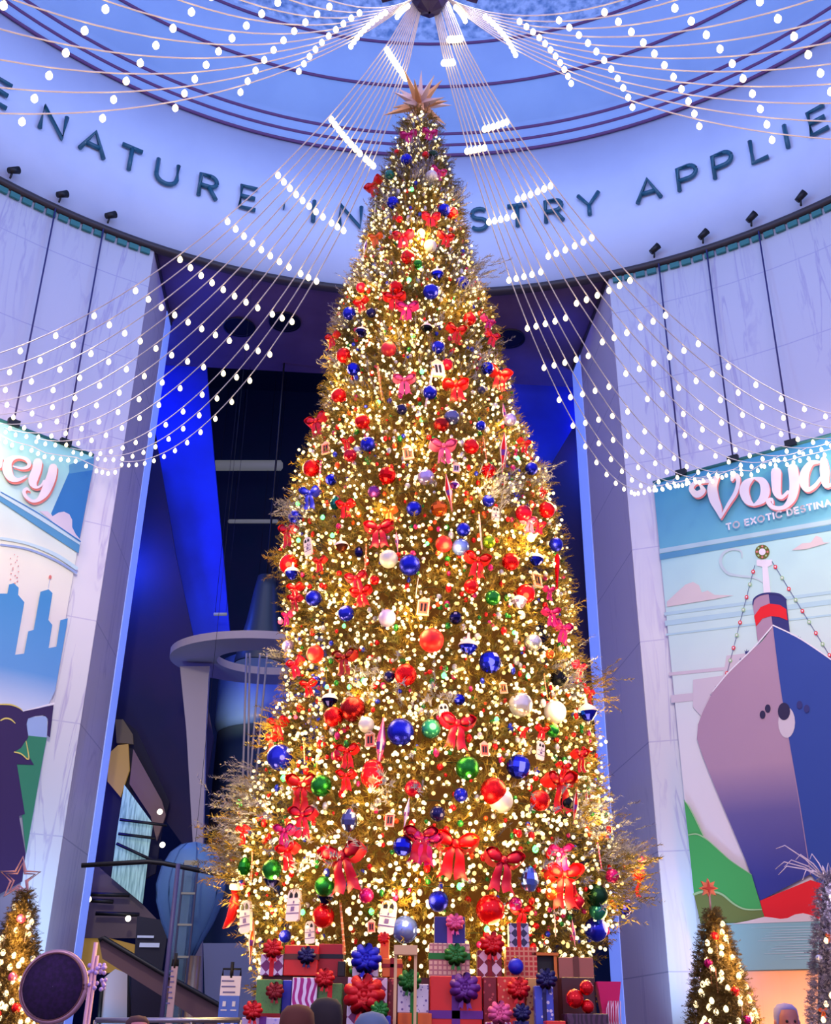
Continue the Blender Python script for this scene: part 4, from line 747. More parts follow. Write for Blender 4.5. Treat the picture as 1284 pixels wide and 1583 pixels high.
SRC = """
1 W 550 560 55 magenta;1 W 710 540 50 magenta;1 B 460 670 25 red s;1 B 535 725 45 blue g;1 B 735 690 40 darkgreen s;1 B 680 690 30 red s;1 W 775 840 55 magenta;1 B 405 840 38 teal s;1 W 290 950 75 red;1 B 725 850 45 silver m
1 B 430 1055 50 blue g;1 F 295 1120 90 lime;1 B 820 1110 50 blue g;1 B 880 1135 48 red s;1 W 720 1190 60 crimson;1 B 480 1180 28 red s;1 W 510 1340 70 crimson;1 B 715 1385 50 silver m;1 B 545 1470 55 red s;1 W 300 1340 50 orange
1 W 830 1340 60 red;1 Y 645 1285 50 cream;1 F 220 1390 80 lilac;1 B 620 1520 35 green s;1 G 575 950 25 green
2 G 675 50 25 green;2 G 610 130 22 green;2 U 785 95 42 blue;2 B 745 205 50 blue s;2 B 780 200 32 silver s;2 B 940 150 42 blue g;2 B 315 180 35 crimson s;2 W 315 290 45 red;2 B 530 180 45 red g;2 W 520 270 60 red;2 W 600 330 60 magenta
2 B 240 340 42 blue s;2 B 375 335 32 navy s;2 U 315 455 40 navy;2 B 985 375 42 red s;2 W 1095 410 50 magenta;2 W 900 470 60 red;2 W 1120 500 50 crimson;2 W 140 510 50 red;2 U 720 430 38 dark;2 B 483 560 48 crimson m
2 B 205 600 48 red s;2 B 790 550 42 blue s;2 B 265 685 42 blue f;2 B 1095 680 42 blue f;2 B 845 655 38 crimson s;2 H 790 690 60 lilac;2 K 430 770 130 orange;2 K 735 800 145 lilac;2 B 740 830 45 blue s;2 W 900 820 70 red;2 W 580 780 60 pink
2 B 175 850 48 red s;2 W 1165 750 75 red;2 B 565 935 35 navy s;2 B 1060 815 25 navy m;2 B 875 985 50 slate s;2 B 810 1030 50 darkred g;2 B 1055 1035 32 blue s;2 B 320 1010 48 red s;2 W 40 1040 70 crimson;2 F 1200 960 80 pink;2 B 1235 1000 42 lilac s
2 B 355 1150 48 blue g;2 B 290 1190 30 silver s;2 B 245 1220 42 crimson s;2 W 230 1150 40 red;2 H 605 1210 50 red;2 H 95 1180 42 red;2 B 995 1165 50 red s;2 W 820 1200 75 pink;2 K 1080 1180 90 orange;2 F 1195 1200 150 red;2 G 635 480 20 green;2 G 690 700 22 green;2 G 685 1000 20 green;2 G 420 890 22 green
3 B 325 235 72 red g;3 K 395 310 165 pink;3 B 490 330 50 blue f;3 B 955 295 75 red f;3 B 1275 310 70 lilac s;3 B 845 430 55 violet g;3 B 1175 570 65 blue g;3 W 320 480 85 blue;3 B 195 640 60 blue g;3 W 140 790 90 crimson;3 L 300 880 80 lilac
3 E 525 520 50 teal;3 W 610 570 70 red;3 G 500 790 30 green;3 G 420 640 28 green;3 G 220 830 28 green;3 G 215 525 28 green;3 B 145 1030 85 red s;3 U 170 1100 65 blue;3 U 575 880 60 brown;3 E 720 925 42 navy;3 K 775 1010 150 orange
3 B 965 985 78 silver m;3 B 1140 1035 90 blue g;3 W 885 780 105 crimson;3 W 975 620 60 orange;3 F 1035 840 100 pink;3 W 400 1030 60 red;3 W 700 1180 80 crimson;3 W 740 1300 80 red;3 B 345 1310 68 blue g;3 W 200 1260 70 red;3 B 850 1160 42 red s;3 K 1200 1220 90 white
4 B 190 525 65 orange f;4 B 565 465 48 blue s;4 B 375 685 55 blue g;4 B 225 795 65 red m;4 B 355 820 68 lightblue s;4 B 835 560 65 crimson s;4 B 1010 535 65 red s;4 W 980 410 40 red;4 W 870 650 60 pink;4 W 950 670 50 crimson;4 B 1080 800 55 blue g
4 I 1090 1030 170 red;4 U 930 910 60 blue;4 B 735 930 68 red g;4 W 480 960 90 red;4 B 435 1120 58 red s;4 B 565 235 58 red f;4 L 620 565 60 lilac;4 H 320 220 42 lilac;4 F 265 400 170 red;4 U 310 345 38 violet;4 B 895 220 50 blue g;4 F 690 110 130 red
4 K 505 700 145 white;4 B 600 1205 60 green s;4 B 570 780 50 lime g;4 B 850 1175 75 red s;4 U 800 1235 65 lilac;4 H 935 1075 65 orange;4 W 1025 1170 50 magenta;4 Y 890 745 50 cream;4 G 100 790 22 green;4 G 790 140 24 green;4 W 835 50 55 red
5 B 665 140 62 blue s;5 B 980 175 68 lilac m;5 B 430 450 68 red m;5 W 660 520 90 darkred;5 H 1255 100 70 red;5 B 995 620 45 navy s;5 B 1120 610 85 red g;5 U 540 800 65 navy;5 B 715 870 100 darkred g;5 B 570 930 78 red g;5 B 1080 1045 105 blue g
5 B 160 1240 100 blue s;5 B 820 990 62 silver m;5 F 930 1140 230 pink;5 H 850 1110 60 red;5 W 680 1230 80 red;5 B 615 1220 52 crimson s;5 W 220 180 50 magenta;5 W 280 60 60 crimson;5 B 225 390 48 lilac s;5 W 285 560 75 crimson;5 B 435 655 38 blue s
5 W 380 710 60 red;5 W 150 1020 80 red;5 K 345 1190 100 orange;5 B 870 1340 85 red s;5 G 795 650 26 green;5 G 690 700 26 green;5 G 520 700 26 green;5 G 650 235 24 green;5 G 480 1140 22 green;5 R 165 200 30 red;5 R 280 930 22 red;5 W 100 1120 60 red
6 B 75 310 85 red m;6 B 240 155 46 navy f;6 T 325 350 68 blue;6 B 475 460 78 blue f;6 B 770 325 60 silver g;6 B 885 405 32 orange s;6 W 890 150 60 magenta;6 W 965 260 75 magenta;6 B 945 570 58 dark g;6 W 1080 520 60 crimson;6 B 685 750 84 silver s
6 B 920 800 78 silver m;6 T 1140 800 70 blue;6 B 265 715 40 blue f;6 L 160 810 68 white;6 B 70 915 68 teal s;6 W 250 930 105 crimson;6 H 435 1060 48 red;6 H 565 640 42 orange;6 B 320 1185 82 green g;6 B 670 1175 84 blue f;6 L 820 1065 62 white
6 K 855 620 80 orange;6 W 830 940 45 red;6 W 700 940 35 red;6 G 160 550 30 green;6 G 735 555 24 green;6 G 520 850 26 green;6 G 640 255 22 green;6 W 1085 1130 70 red;6 W 975 1200 50 red;6 B 905 930 45 green g;6 W 1150 690 50 red;6 G 1060 830 24 green
7 B 645 135 66 green g;7 B 955 80 72 red s;7 B 1200 150 52 crimson s;7 E 815 340 58 slate;7 W 540 180 100 red;7 W 540 350 80 crimson;7 W 430 440 65 magenta;7 H 1060 345 44 red;7 F 1160 300 100 lilac;7 B 1135 500 58 blue f;7 W 1245 480 90 crimson;7 W 450 560 70 red
7 W 780 620 125 crimson;7 B 350 640 60 green g;7 U 350 700 50 navy;7 B 665 740 60 green g;7 U 670 800 52 navy;7 E 185 620 45 green;7 L 195 920 90 lilac;7 L 483 850 90 cream;7 L 1048 920 98 cream;7 S 110 860 110 red;7 B 918 795 46 magenta s;7 B 660 920 68 red s
7 F 230 1070 130 orange;7 K 775 990 150 orange;7 B 1150 1000 80 lightblue s;7 L 580 1015 62 pink;7 H 950 985 36 red;7 B 430 1040 38 blue s;7 G 155 240 30 green;7 G 420 90 28 green;7 G 950 890 26 green;7 G 535 895 24 green;7 W 180 430 50 red;7 K 230 620 90 orange;7 W 800 100 55 red
8 B 390 150 72 red g;8 B 430 200 66 silver m;8 B 215 170 38 blue s;8 B 90 270 42 navy s;8 B 640 200 55 red g;8 W 740 150 95 red;8 F 828 230 100 red;8 F 888 180 45 orange;8 B 780 215 38 dark g;8 C 280 395 40 orange;8 W 185 490 105 red;8 W 440 570 95 crimson
8 W 30 450 75 magenta;8 E 585 620 56 lightblue;8 B 372 785 78 red s;8 W 750 500 60 magenta;8 W 760 650 100 red;8 O 835 740 48 crimson;8 B 945 710 62 darkgreen g;8 B 950 790 50 teal s;8 B 940 890 64 blue s;8 E 1095 760 42 blue;8 B 1028 605 38 magenta s
8 W 1185 540 35 magenta;8 W 1160 640 60 red;8 B 95 740 55 blue g;8 B 508 755 36 magenta s;8 W 540 820 55 red;8 K 105 500 125 orange;8 K 720 850 75 white;8 G 210 660 26 green;8 G 615 460 26 green;8 G 355 890 24 green;8 F 820 910 70 pink;8 K 960 500 75 pink;8 B 700 700 34 orange s
"""
KC = dict(B='ball', W='bow', E='egg', O='onion', K='stick', F='finial', I='icicle', H='house', L='lantern', U='bell', T='bell', C='cone', S='stocking', G='glow', R='glow', Y='glow')
ORN = []
for tok in SRC.replace('\n', ';').split(';'):
    q = tok.split()
    if not q: continue
    r, kc, x, y, s, c = int(q[0]), q[1], float(q[2]), float(q[3]), float(q[4]), q[5]; fin = q[6] if len(q) > 6 else ''
    ox, oy, sc_ = REG[r]; ORN.append(dict(k=KC[kc], kc=kc, x=ox+x/sc_, y=oy+y/sc_, s=s/sc_, c=c, f=fin))
def dsc(o):
    c = CN.get(o['c'], o['c'])
    if o['k'] == 'ball': return '%s %s %s' % (FW[o['f']], c, KW['ball'])
    if o['k'] == 'glow': return ('bright warm' if o['kc'] == 'Y' else c)+' glowing bulb'
    if o['k'] == 'bell': return 'white-topped %s dome ornament' % c
    if o['k'] == 'lantern': return '%s arched lantern ornament' % c
    return '%s %s' % (c, KW[o['k']])
def srt(o):
    c = CN.get(o['c'], o['c']); w = {'ball': 'ball', 'bow': 'bow', 'egg': 'egg', 'onion': 'onion', 'stick': 'stick', 'finial': 'spindle', 'icicle': 'icicle', 'house': 'townhouse', 'lantern': 'lantern', 'bell': 'dome', 'cone': 'cone hat', 'stocking': 'stocking', 'glow': 'bulb'}[o['k']]
    return ('%s %s' % (c, w))
def relw(a, b):
    dx, dy = a['x']-b['x'], a['y']-b['y']
    if abs(dx) > abs(dy)*1.3: return 'right of' if dx > 0 else 'left of'
    if abs(dy) > abs(dx)*1.3: return 'below' if dy > 0 else 'above'
    return ('lower right of' if dx > 0 else 'lower left of') if dy > 0 else ('upper right of' if dx > 0 else 'upper left of')
def vband(y):
    for lim, w in ((330, 'near the tree tip'), (500, 'high on tree'), (700, 'upper tree'), (880, 'upper middle tree'), (1040, 'mid tree'), (1180, 'lower middle tree'), (1330, 'lower tree'), (2000, 'lowest branches')):
        if y < lim: return w
used_l = set()
for o in ORN:
    nb = sorted([p for p in ORN if p is not o and p['k'] != 'glow'], key=lambda p: (p['x']-o['x'])**2+(p['y']-o['y'])**2)[:7]
    lab = None
    for n1 in nb:
        cand = '%s %s %s, %s' % (dsc(o), relw(o, n1), srt(n1), vband(o['y']))
        if cand not in used_l and len(cand.split()) <= 16: lab = cand; break
    if lab is None: lab = '%s %s %s and %s' % (dsc(o), relw(o, nb[0]), srt(nb[0]), srt(nb[1]))
    used_l.add(lab); o['lab'] = lab
gr = random.Random(9)
for o in ORN:
    d0 = .12+.05*gr.random()
    if o['k'] == 'bow': d0 = .15
    if o['k'] in ('glow',): d0 = .09
    p = on_tree(o['x'], o['y'], d0); s = o['s']*depth(p)/FPX
    if o['k'] == 'bow': s *= 1.12; p = p+Vector((0, 0, s*.4))
    if o['k'] == 'glow': s *= .8
    if o['k'] == 'ball' and o['f'] == 'g': s *= 1.0
    T = thing(KN[o['k']], o['lab'], {'bow': 'bow', 'glow': 'light bulb'}.get(o['k'], 'ornament'), p, 0)
    yaw = math.atan2(p.x-tx(p.z), -p.y)
    T.rotation_euler = (gr.uniform(-.08, .08), gr.uniform(-.15, .15), yaw*.75+gr.uniform(-.2, .2)); 
    T.scale = (s, s, s)
    for nm, me in parts_for(o['k'], o['c'], o['f']): obj(nm, me, T)
    T['group'] = {'ball': 'ball ornaments on the big tree', 'bow': 'ribbon bows on the big tree', 'glow': 'coloured bulbs on the big tree', 'stick': 'candy sticks on the big tree'}.get(o['k'], 'shaped ornaments on the big tree')
# two bright warm bulbs light what is round them
for px, py in ((651, 355), (820, 828)):
    q = on_tree(px, py, .3); light('warm_bulb_light', 'POINT', q, (1, .62, .12), 30, .05)

# ------------------------------------------------------------------ gifts round the foot of the tree
def paper(name, kind, a, b_, c=None, sc_=9):
    key = 'paper_'+name
    if key in MATS: return MATS[key]
    m = mat(key, a, .35); nt, bs = nodes(m)
    if kind == 'plain': return m
    tc = add(nt, 'ShaderNodeTexCoord'); mp = add(nt, 'ShaderNodeMapping'); link(nt, tc.outputs['Object'], mp.inputs[0])
    mx = add(nt, 'ShaderNodeMixRGB'); mx.inputs[1].default_value = (*lin(a), 1); mx.inputs[2].default_value = (*lin(b_), 1)
    if kind == 'argyle': mp.inputs['Rotation'].default_value = (0, math.radians(45), 0); t = add(nt, 'ShaderNodeTexChecker'); t.inputs['Scale'].default_value = sc_; f = t.outputs['Fac']; mp.inputs['Location'].default_value = (.013, .5, .017)
    elif kind == 'plaid':
        t = add(nt, 'ShaderNodeTexWave'); t.inputs['Scale'].default_value = sc_; t.bands_direction = 'X'; t2 = add(nt, 'ShaderNodeTexWave'); t2.inputs['Scale'].default_value = sc_; t2.bands_direction = 'Z'; link(nt, mp.outputs[0], t2.inputs['Vector'])
        am = add(nt, 'ShaderNodeMath', operation='MAXIMUM'); link(nt, t.outputs['Fac'], am.inputs[0]); link(nt, t2.outputs['Fac'], am.inputs[1]); f2 = add(nt, 'ShaderNodeMath', operation='GREATER_THAN'); f2.inputs[1].default_value = .75; link(nt, am.outputs[0], f2.inputs[0]); f = f2.outputs[0]
    elif kind == 'zebra':
        t = add(nt, 'ShaderNodeTexWave'); t.inputs['Scale'].default_value = sc_; t.inputs['Distortion'].default_value = 8; t.inputs['Detail'].default_value = 1; f2 = add(nt, 'ShaderNodeMath', operation='GREATER_THAN'); f2.inputs[1].default_value = .5; link(nt, t.outputs['Fac'], f2.inputs[0]); f = f2.outputs[0]
    else:  # dots
        t = add(nt, 'ShaderNodeTexVoronoi'); t.inputs['Scale'].default_value = sc_; f2 = add(nt, 'ShaderNodeMath', operation='LESS_THAN'); f2.inputs[1].default_value = .28; link(nt, t.outputs['Distance'], f2.inputs[0]); f = f2.outputs[0]
    link(nt, mp.outputs[0], t.inputs['Vector']); link(nt, f, mx.inputs[0]); link(nt, mx.outputs[0], bs.inputs['Base Color']); return m
P_ = dict(
 plaidp=paper('plaidp', 'argyle', (.90, .84, .92), (.50, .16, .42), sc_=16), redfoil=paper('redfoil', 'plain', (.90, .16, .12), 0), green=paper('green', 'dots', (.34, .56, .26), (.30, .50, .24), sc_=60), zebra=paper('zebra', 'zebra', (.93, .86, .94), (.68, .10, .48), sc_=7),
 lilac=paper('lilac', 'dots', (.80, .74, .88), (.62, .60, .86), sc_=34), orange=paper('orange', 'plain', (.90, .42, .14), 0), white=paper('white', 'dots', (.88, .85, .90), (.45, .38, .62), sc_=36), navy=paper('navy', 'plain', (.14, .10, .48), 0),
 beige=paper('beige', 'plaid', (.88, .74, .62), (.70, .46, .46), sc_=9), argred=paper('argred', 'argyle', (.50, .05, .12), (.90, .80, .84), sc_=16), patred=paper('patred', 'dots', (.52, .04, .10), (.80, .30, .30), sc_=30), argnavy=paper('argnavy', 'argyle', (.16, .14, .30), (.72, .70, .80), sc_=22),
 redplaid=paper('redplaid', 'plaid', (.78, .14, .10), (.88, .56, .40), sc_=9), copper=paper('copper', 'plain', (.66, .38, .30), 0), reddots=paper('reddots', 'dots', (.86, .20, .14), (.94, .60, .40), sc_=30), beidots=paper('beidots', 'dots', (.82, .62, .34), (.56, .16, .10), sc_=34),
 snow=paper('snow', 'dots', (.26, .34, .80), (.84, .84, .95), sc_=26), plum=paper('plum', 'zebra', (.18, .06, .16), (.30, .16, .28), sc_=9), brown=paper('brown', 'plain', (.26, .08, .08), 0), black=paper('black', 'plain', (.05, .04, .05), 0), bluepaper=paper('bluepaper', 'plain', (.20, .22, .72), 0), pinkfoil=paper('pinkfoil', 'plain', (.86, .12, .40), 0), red2=paper('red2', 'plain', (.68, .06, .10), 0))
YF, YM, YB = -3.3, -2.8, -2.45
def zat(y_px, Y): return ply(640, y_px, Y).z
TIER1, TIER2 = 1.30, zat(1511, YM)
xa, xb2 = ply(386, 1583, YF).x, ply(934, 1583, YF).x
m = MB(); m.box(((xa+xb2)/2, (YF-.42-1.2)/2, TIER1/2), (xb2-xa, 2.52, TIER1)); struct(m.build('trim_12', mat('plinth', (.30, .08, .12), .6)))
xa, xb2 = ply(405, 1511, YM).x, ply(914, 1511, YM).x
m = MB(); m.box(((xa+xb2)/2, (YM+.03-1.2)/2, (TIER1+TIER2)/2), (xb2-xa, -1.2-YM-.03, TIER2-TIER1)); struct(m.build('trim_13', mat('plinth', (.30, .08, .12), .6)))
TOPS = {}
def gift(x0, x1, y0, y1, Y, pap, label, rib=None, bow=None, bowat=None, bowr=None, dp=None, base=None, name='gift_box', band='cross', cat='gift'):
    a, b2 = ply(x0, y1, Y), ply(x1, y1, Y); w = b2.x-a.x; zt = zat(y0, Y) if True else 0; zt = (ply(x0, y0, Y).z+ply(x1, y0, Y).z)/2; zb = base if base is not None else (a.z+b2.z)/2
    h = zt-zb; d = dp or min(w, .34); cx = (a.x+b2.x)/2
    T = thing(name, label, cat, (cx, Y+d/2, zb), group='wrapped gifts under the big tree')
    m = MB(); m.box((0, 0, h/2), (w, d, h)); bo = m.build('box', P_[pap], T)
    bv = bo.modifiers.new('b', 'BEVEL'); bv.width = .006; bv.segments = 2
    if rib:
        R_ = omat(rib, 'ribbon'); e = .006; m = MB()
        if band in ('cross', 'v'): m.box((0, 0, h/2), (w*.13+.01, d+2*e, h+2*e))
        if band in ('cross', 'h'): m.box((0, 0, h*.62), (w+2*e, d+2*e, w*.12+.008))
        m.build('ribbon', R_, T)
    if bow:
        bx, by = bowat or ((x0+x1)/2, y0); q = ply(bx, by, Y-.05); s = (bowr or (x1-x0)*.3)*depth(q)/FPX
        m = MB(); n = 9
        for L_ in range(2):
            for i in range(n-L_*3):
                t = 2*PI*i/(n-L_*3)+L_; c = Vector((math.cos(t), -.25-.3*L_, math.sin(t)*.9)); r0 = .92-.40*L_
                P = [Vector((0, -.15*L_, 0)), c*r0*.55+Vector((0, -.22, 0)), c*r0, c*r0*.62+Vector((0, .1, 0))]
                m.tube(P, [.12, .34, .32, .12], 8)
        m.ball((0, -.5, 0), .22, 8)
        bo = m.build('bow', omat(bow, 'ribbon'), T, q-Vector(T.location)); bo.scale = (s, s, s)
        if rib or bowr:
            m = MB(); m.prism([(-.1, -.1, 0), (.12, -.1, 0), (.55, -.12, -1.5), (.32, -.16, -1.4), (.18, -.14, -1.6)], (0, -.03, 0)); m.prism([(-.12, -.1, 0), (.1, -.1, 0), (-.18, -.14, -1.5), (-.34, -.16, -1.35), (-.52, -.12, -1.45)], (0, -.03, 0))
            m.build('bow_tails', omat(bow, 'ribbon'), bo)
    return T
B1 = TIER1
gift(401, 436, 1475, 1512, YM, 'plaidp', 'white and purple argyle gift with red ribbon at left end of upper row', 'red', 'red', (422, 1466), 13, base=TIER2, band='v')
gift(437, 489, 1461, 1513, YM, 'redfoil', 'big shiny red gift carrying a dark navy bow, upper row left', 'brown' if 'brown' in C else 'dark', 'navy', (474, 1477), 12, base=TIER2, band='h')
gift(490, 528, 1459, 1511, YM+.12, 'red2', 'plain deep red gift behind the long candy stick, upper row', 'dark', base=TIER2, band='h')
gift(392, 431, 1514, 1583, YF+.1, 'green', 'green gift with wine-red ribbon, leftmost of the tall front gifts', 'darkred', 'darkred', (425, 1532), 12, base=B1, band='h')
gift(433, 447, 1515, 1583, YF+.16, 'bluepaper', 'narrow blue gift squeezed between green gift and zebra-striped gift', None, base=B1)
gift(448, 487, 1511, 1583, YF, 'zebra', 'magenta and white zebra-striped gift with green rim', 'lime', base=B1, band='none')
gift(488, 527, 1520, 1583, YF+.05, 'green', 'green gift with thin red ribbon and red bow behind dark-haired person', 'red', 'red', (502, 1512), 13, base=B1, band='v')
gift(521, 533, 1486, 1511, YM+.05, 'black', 'small black box beside the long candy stick', None, base=TIER2)
gift(544, 584, 1470, 1511, YM, 'plaidp', 'pink and blue plaid gift hidden behind a big bright blue bow', None, 'blue', (566, 1482), 20, base=TIER2)
gift(535, 597, 1511, 1583, YF, 'plaidp', 'large white and plum argyle gift with huge red bow', 'red', 'red', (563, 1538), 27, base=B1, band='v')
gift(587, 601, 1452, 1480, YM+.2, 'orange', 'small upright orange gift, topmost right of the blue bow', None, 'red', (593, 1450), 8, base=zat(1482, YM), dp=.12)
gift(590, 621, 1482, 1511, YM, 'orange', 'reddish orange gift under the small upright orange one', 'gold' if 'gold' in C else 'darkred', base=TIER2)
gift(598, 612, 1512, 1583, YF+.06, 'patred', 'slim dark red patterned gift left of the white spotted gift', None, base=B1)
gift(614, 662, 1521, 1566, YF-.02, 'white', 'white gift with tiny dark flecks, green ribbon and green bow', 'green', 'green', (633, 1516), 15, base=zat(1566, YF-.02), band='v')
gift(614, 667, 1566, 1600, YF-.04, 'orange', 'orange gift under the white flecked gift', 'green', base=B1, band='v', dp=.38)
gift(372, 437, 1573, 1600, YF-.25, 'lilac', 'pale lilac snowflake gift at the front left corner, two bows', 'violet', 'red', (391, 1562), 13, base=B1, dp=.3)
gift(573, 603, 1570, 1600, YF-.3, 'bluepaper', 'small blue gift with a green bow before the argyle gift', None, 'green', (587, 1561), 12, base=B1, dp=.2)
gift(671, 719, 1417, 1458, YM+.06, 'navy', 'indigo gift with pink ribbon, topmost of the stack centre', 'pink', 'pink', (703, 1426), 12, base=zat(1458, YM+.06), band='v')
gift(663, 726, 1458, 1511, YM, 'beige', 'beige plaid gift with green ribbon under the indigo gift', 'green', 'green', (704, 1476), 15, base=TIER2, band='h')
gift(664, 745, 1509, 1583, YF, 'redfoil', 'largest glossy red gift with plum-purple bow, front centre', 'violet', 'violet', (718, 1527), 20, base=B1)
gift(738, 776, 1469, 1511, YM, 'argred', 'dark red and white argyle gift with round red bow on top', 'darkred', 'red', (760, 1459), 16, base=TIER2, band='v')
gift(747, 769, 1510, 1583, YF+.04, 'patred', 'narrow dark red patterned gift right of the largest red gift', None, base=B1)
gift(783, 831, 1464, 1511, YM, 'redplaid', 'red and orange plaid gift under the navy argyle gift', None, base=TIER2)
gift(787, 818, 1427, 1464, YM+.04, 'argnavy', 'navy and grey argyle gift tied with broad red ribbon', 'red', base=zat(1464, YM+.04), band='v')
gift(770, 812, 1510, 1583, YF, 'reddots', 'red and orange spotted gift with long red bow', 'darkred', 'red', (801, 1528), 15, base=B1, band='h')
gift(814, 831, 1512, 1583, YF+.02, 'beidots', 'slim mustard spotted gift behind the blue snowflake gift', None, base=B1)
gift(828, 857, 1524, 1583, YF-.12, 'snow', 'blue snowflake gift with navy ribbon and navy bow', 'navy', 'navy', (844, 1513), 14, base=B1, band='v')
gift(864, 918, 1480, 1510, YM, 'copper', 'copper brown case-like gift right end of the upper row', 'brown' if 'brown' in C else None, base=TIER2, band='v')
gift(870, 923, 1511, 1583, YF+.1, 'brown', 'dark brown gift beneath the copper case, behind red balls', None, base=B1)
gift(877, 942, 1567, 1600, YF-.3, 'plum', 'dark plum swirl gift at the front right corner', None, base=B1, dp=.3)
gift(845, 875, 1578, 1600, YF-.35, 'redfoil', 'small bright red gift low in front of the snowflake gift', None, base=B1, dp=.2)
gift(752, 790, 1580, 1600, YF-.35, 'zebra', 'low gift topped by a pink and white striped bow', None, 'pink', (772, 1566), 16, base=B1, dp=.2)
gift(796, 818, 1578, 1600, YF-.35, 'navy', 'small dark gift topped by an indigo bow', None, 'navy', (806, 1565), 12, base=B1, dp=.2)
# open lantern frame, stool, red balls, flared tub
def at_px(x, y, Y): return ply(x, y, Y)
a, b2 = at_px(826, 1510, YM), at_px(860, 1475, YM); w = b2.x-a.x; h = b2.z-TIER2
T = thing('open_lantern', 'orange wooden lantern frame with black inside, between plaid gift and copper case', 'lantern', ((a.x+b2.x)/2, YM+.1, TIER2))
MO = mat('orange_wood', (.85, .45, .12), .5)
for sx in (-1, 1):
    for sy in (-1, 1): m = MB(); m.box((sx*(w/2-.01), sy*.08, h/2), (.022, .022, h)); m.build('post', MO, T)
m = MB(); m.box((0, 0, h), (w+.03, .2, .02)); m.build('roof_board', MO, T)
m = MB(); m.box((0, .02, h/2), (w-.03, .12, h-.02)); m.build('dark_panel', M_BLACK, T)
a, b2 = at_px(607, 1583, YF-.15), at_px(645, 1463, YF-.15); w = b2.x-a.x; z0 = B1; h = b2.z-z0
T = thing('wooden_stand', 'pale cream wooden stand with tall legs in front of the gifts', 'stand', ((a.x+b2.x)/2, YF-.2, z0)); MCW = mat('cream_wood', (.90, .72, .52), .5)
m = MB(); m.box((0, 0, h-.03), (w, .12, .06)); m.build('top_board', MCW, T)
for sx in (-1, 1): m = MB(); m.box((sx*(w/2-.012), 0, h/2-.03), (.02, .05, h-.06)); m.build('leg', MCW, T)
for (x, y, r, lb) in [(888, 1544, 14, 'largest of the three shiny red balls by the pink tub'), (908, 1556, 10, 'lower right red ball touching the pink tub'), (906, 1527, 11, 'topmost of three red balls beside the pink tub')]:
    q = at_px(x, y, YF-.22); s = r*depth(q)/FPX; m = MB(); m.ball((0, 0, 0), s, 18); tag(m.build('red_ball', omat('red', 's'), loc=q), lb, 'ball', 'red balls by the tub')
q = at_px(797, 1494, YM-.055); m = MB(); T = thing('ball_ornament', 'round royal blue ball hanging before the red plaid gift', 'ornament', q); T.scale = [12*depth(q)/FPX]*3
for nm, me in parts_for('ball', 'blue', 'm'): obj(nm, me, T)
a, b2 = at_px(925, 1583, YF-.05), at_px(966, 1517, YF-.05); w = b2.x-a.x; cx = (a.x+b2.x)/2; z1 = b2.z
T = thing('flared_tub', 'magenta pink flared tub with white script scribble, far right of gifts', 'tub', (cx, YF+.1, B1))
m = MB(); m.lathe([(w*.36, 0), (w*.40, (z1-B1)*.7), (w*.58, z1-B1), (w*.55, z1-B1), (w*.36, (z1-B1)*.7), (w*.3, .03), (.001, .03)], 4, a0=PI/4, a1=PI/4+2*PI-1e-9+0, sm=False); m.build('tub_body', P_['pinkfoil'], T)
m = MB(); hh = z1-B1; gq = random.Random(3)
for k in range(6):
    x0 = -w*.2+k*w*.08; m.tube([(x0, -w*.42-.01, hh*.52), (x0+.01, -w*.44-.01, hh*(.72+.08*(k % 2))), (x0+.025, -w*.45-.01, hh*.80), (x0+.02, -w*.42-.01, hh*.6), (x0+.035, -w*.41-.01, hh*.5)], .004, 5)
m.build('script_scribble', mat('scribble', (.98, .80, .88), .5), T)

# ------------------------------------------------------------------ things in the hall behind
HN = 20.5
M_RING = mat('ring_grey', (.62, .58, .62), .6)
rc = plane(412, 1022, Vector((0, 0, 12.3)), Vector((0, 0, 1))); rs, rn = rc.dot(TV), rc.dot(NV)
e1 = plane(263, 1020, Vector((0, 0, 12.3)), Vector((0, 0, 1))).dot(TV); Ro = rs-e1
nn0 = plane(412, 1058, Vector((0, 0, 12.3)), Vector((0, 0, 1))).dot(NV); nf = plane(412, 987, Vector((0, 0, 12.3)), Vector((0, 0, 1))).dot(NV); Rn = abs(nf-nn0)/2; rn = (nf+nn0)/2
T = thing('ring_canopy', 'huge flat grey ring canopy on a tapering leg behind the tree, left', 'exhibit', (0, 0, 0))
m = MB(); n = 64; ks = []
for i in range(n):
    t = 2*PI*i/n; c, s = math.cos(t), math.sin(t)
    ks.append(m.addv([wl(rs+Ro*c, rn+Rn*s, 12.3), wl(rs+Ro*c, rn+Rn*s, 12.55), wl(rs+Ro*.52*c, rn+Rn*.52*s, 12.55), wl(rs+Ro*.52*c, rn+Rn*.52*s, 12.3)]))
for i in range(n):
    A, B = ks[i], ks[(i+1) % n]
    for j in range(4): m.face((A+j, B+j, B+(j+1) % 4, A+(j+1) % 4))
m.build('ring', M_RING, T)
m = MB(); m.prism([plane(x, y, NV*rn, NV) for x, y in [(278, 1030), (324, 1030), (322, 1050), (318, 1130), (313, 1320), (311, 1585), (302, 1585), (299, 1320), (288, 1130)]], NV*.35); m.build('leg', M_RING, T)
for i, (xa, xb_, yb) in enumerate([(381, 375, 1215), (386, 383, 1210), (402, 386, 1210), (413, 395, 1205)]):
    m = MB(); top = plane(xa, 1010, NV*(rn-.3), NV); bot = plane(xb_, yb, NV*(rn-.3), NV); bot = top+(bot-top)*1.3; m.tube([top, bot], .035, 5); m.build('cable', mat('cable_pale', (.66, .62, .62), .5), T)
def at_n(x, y, n): return plane(x, y, NV*n, NV)
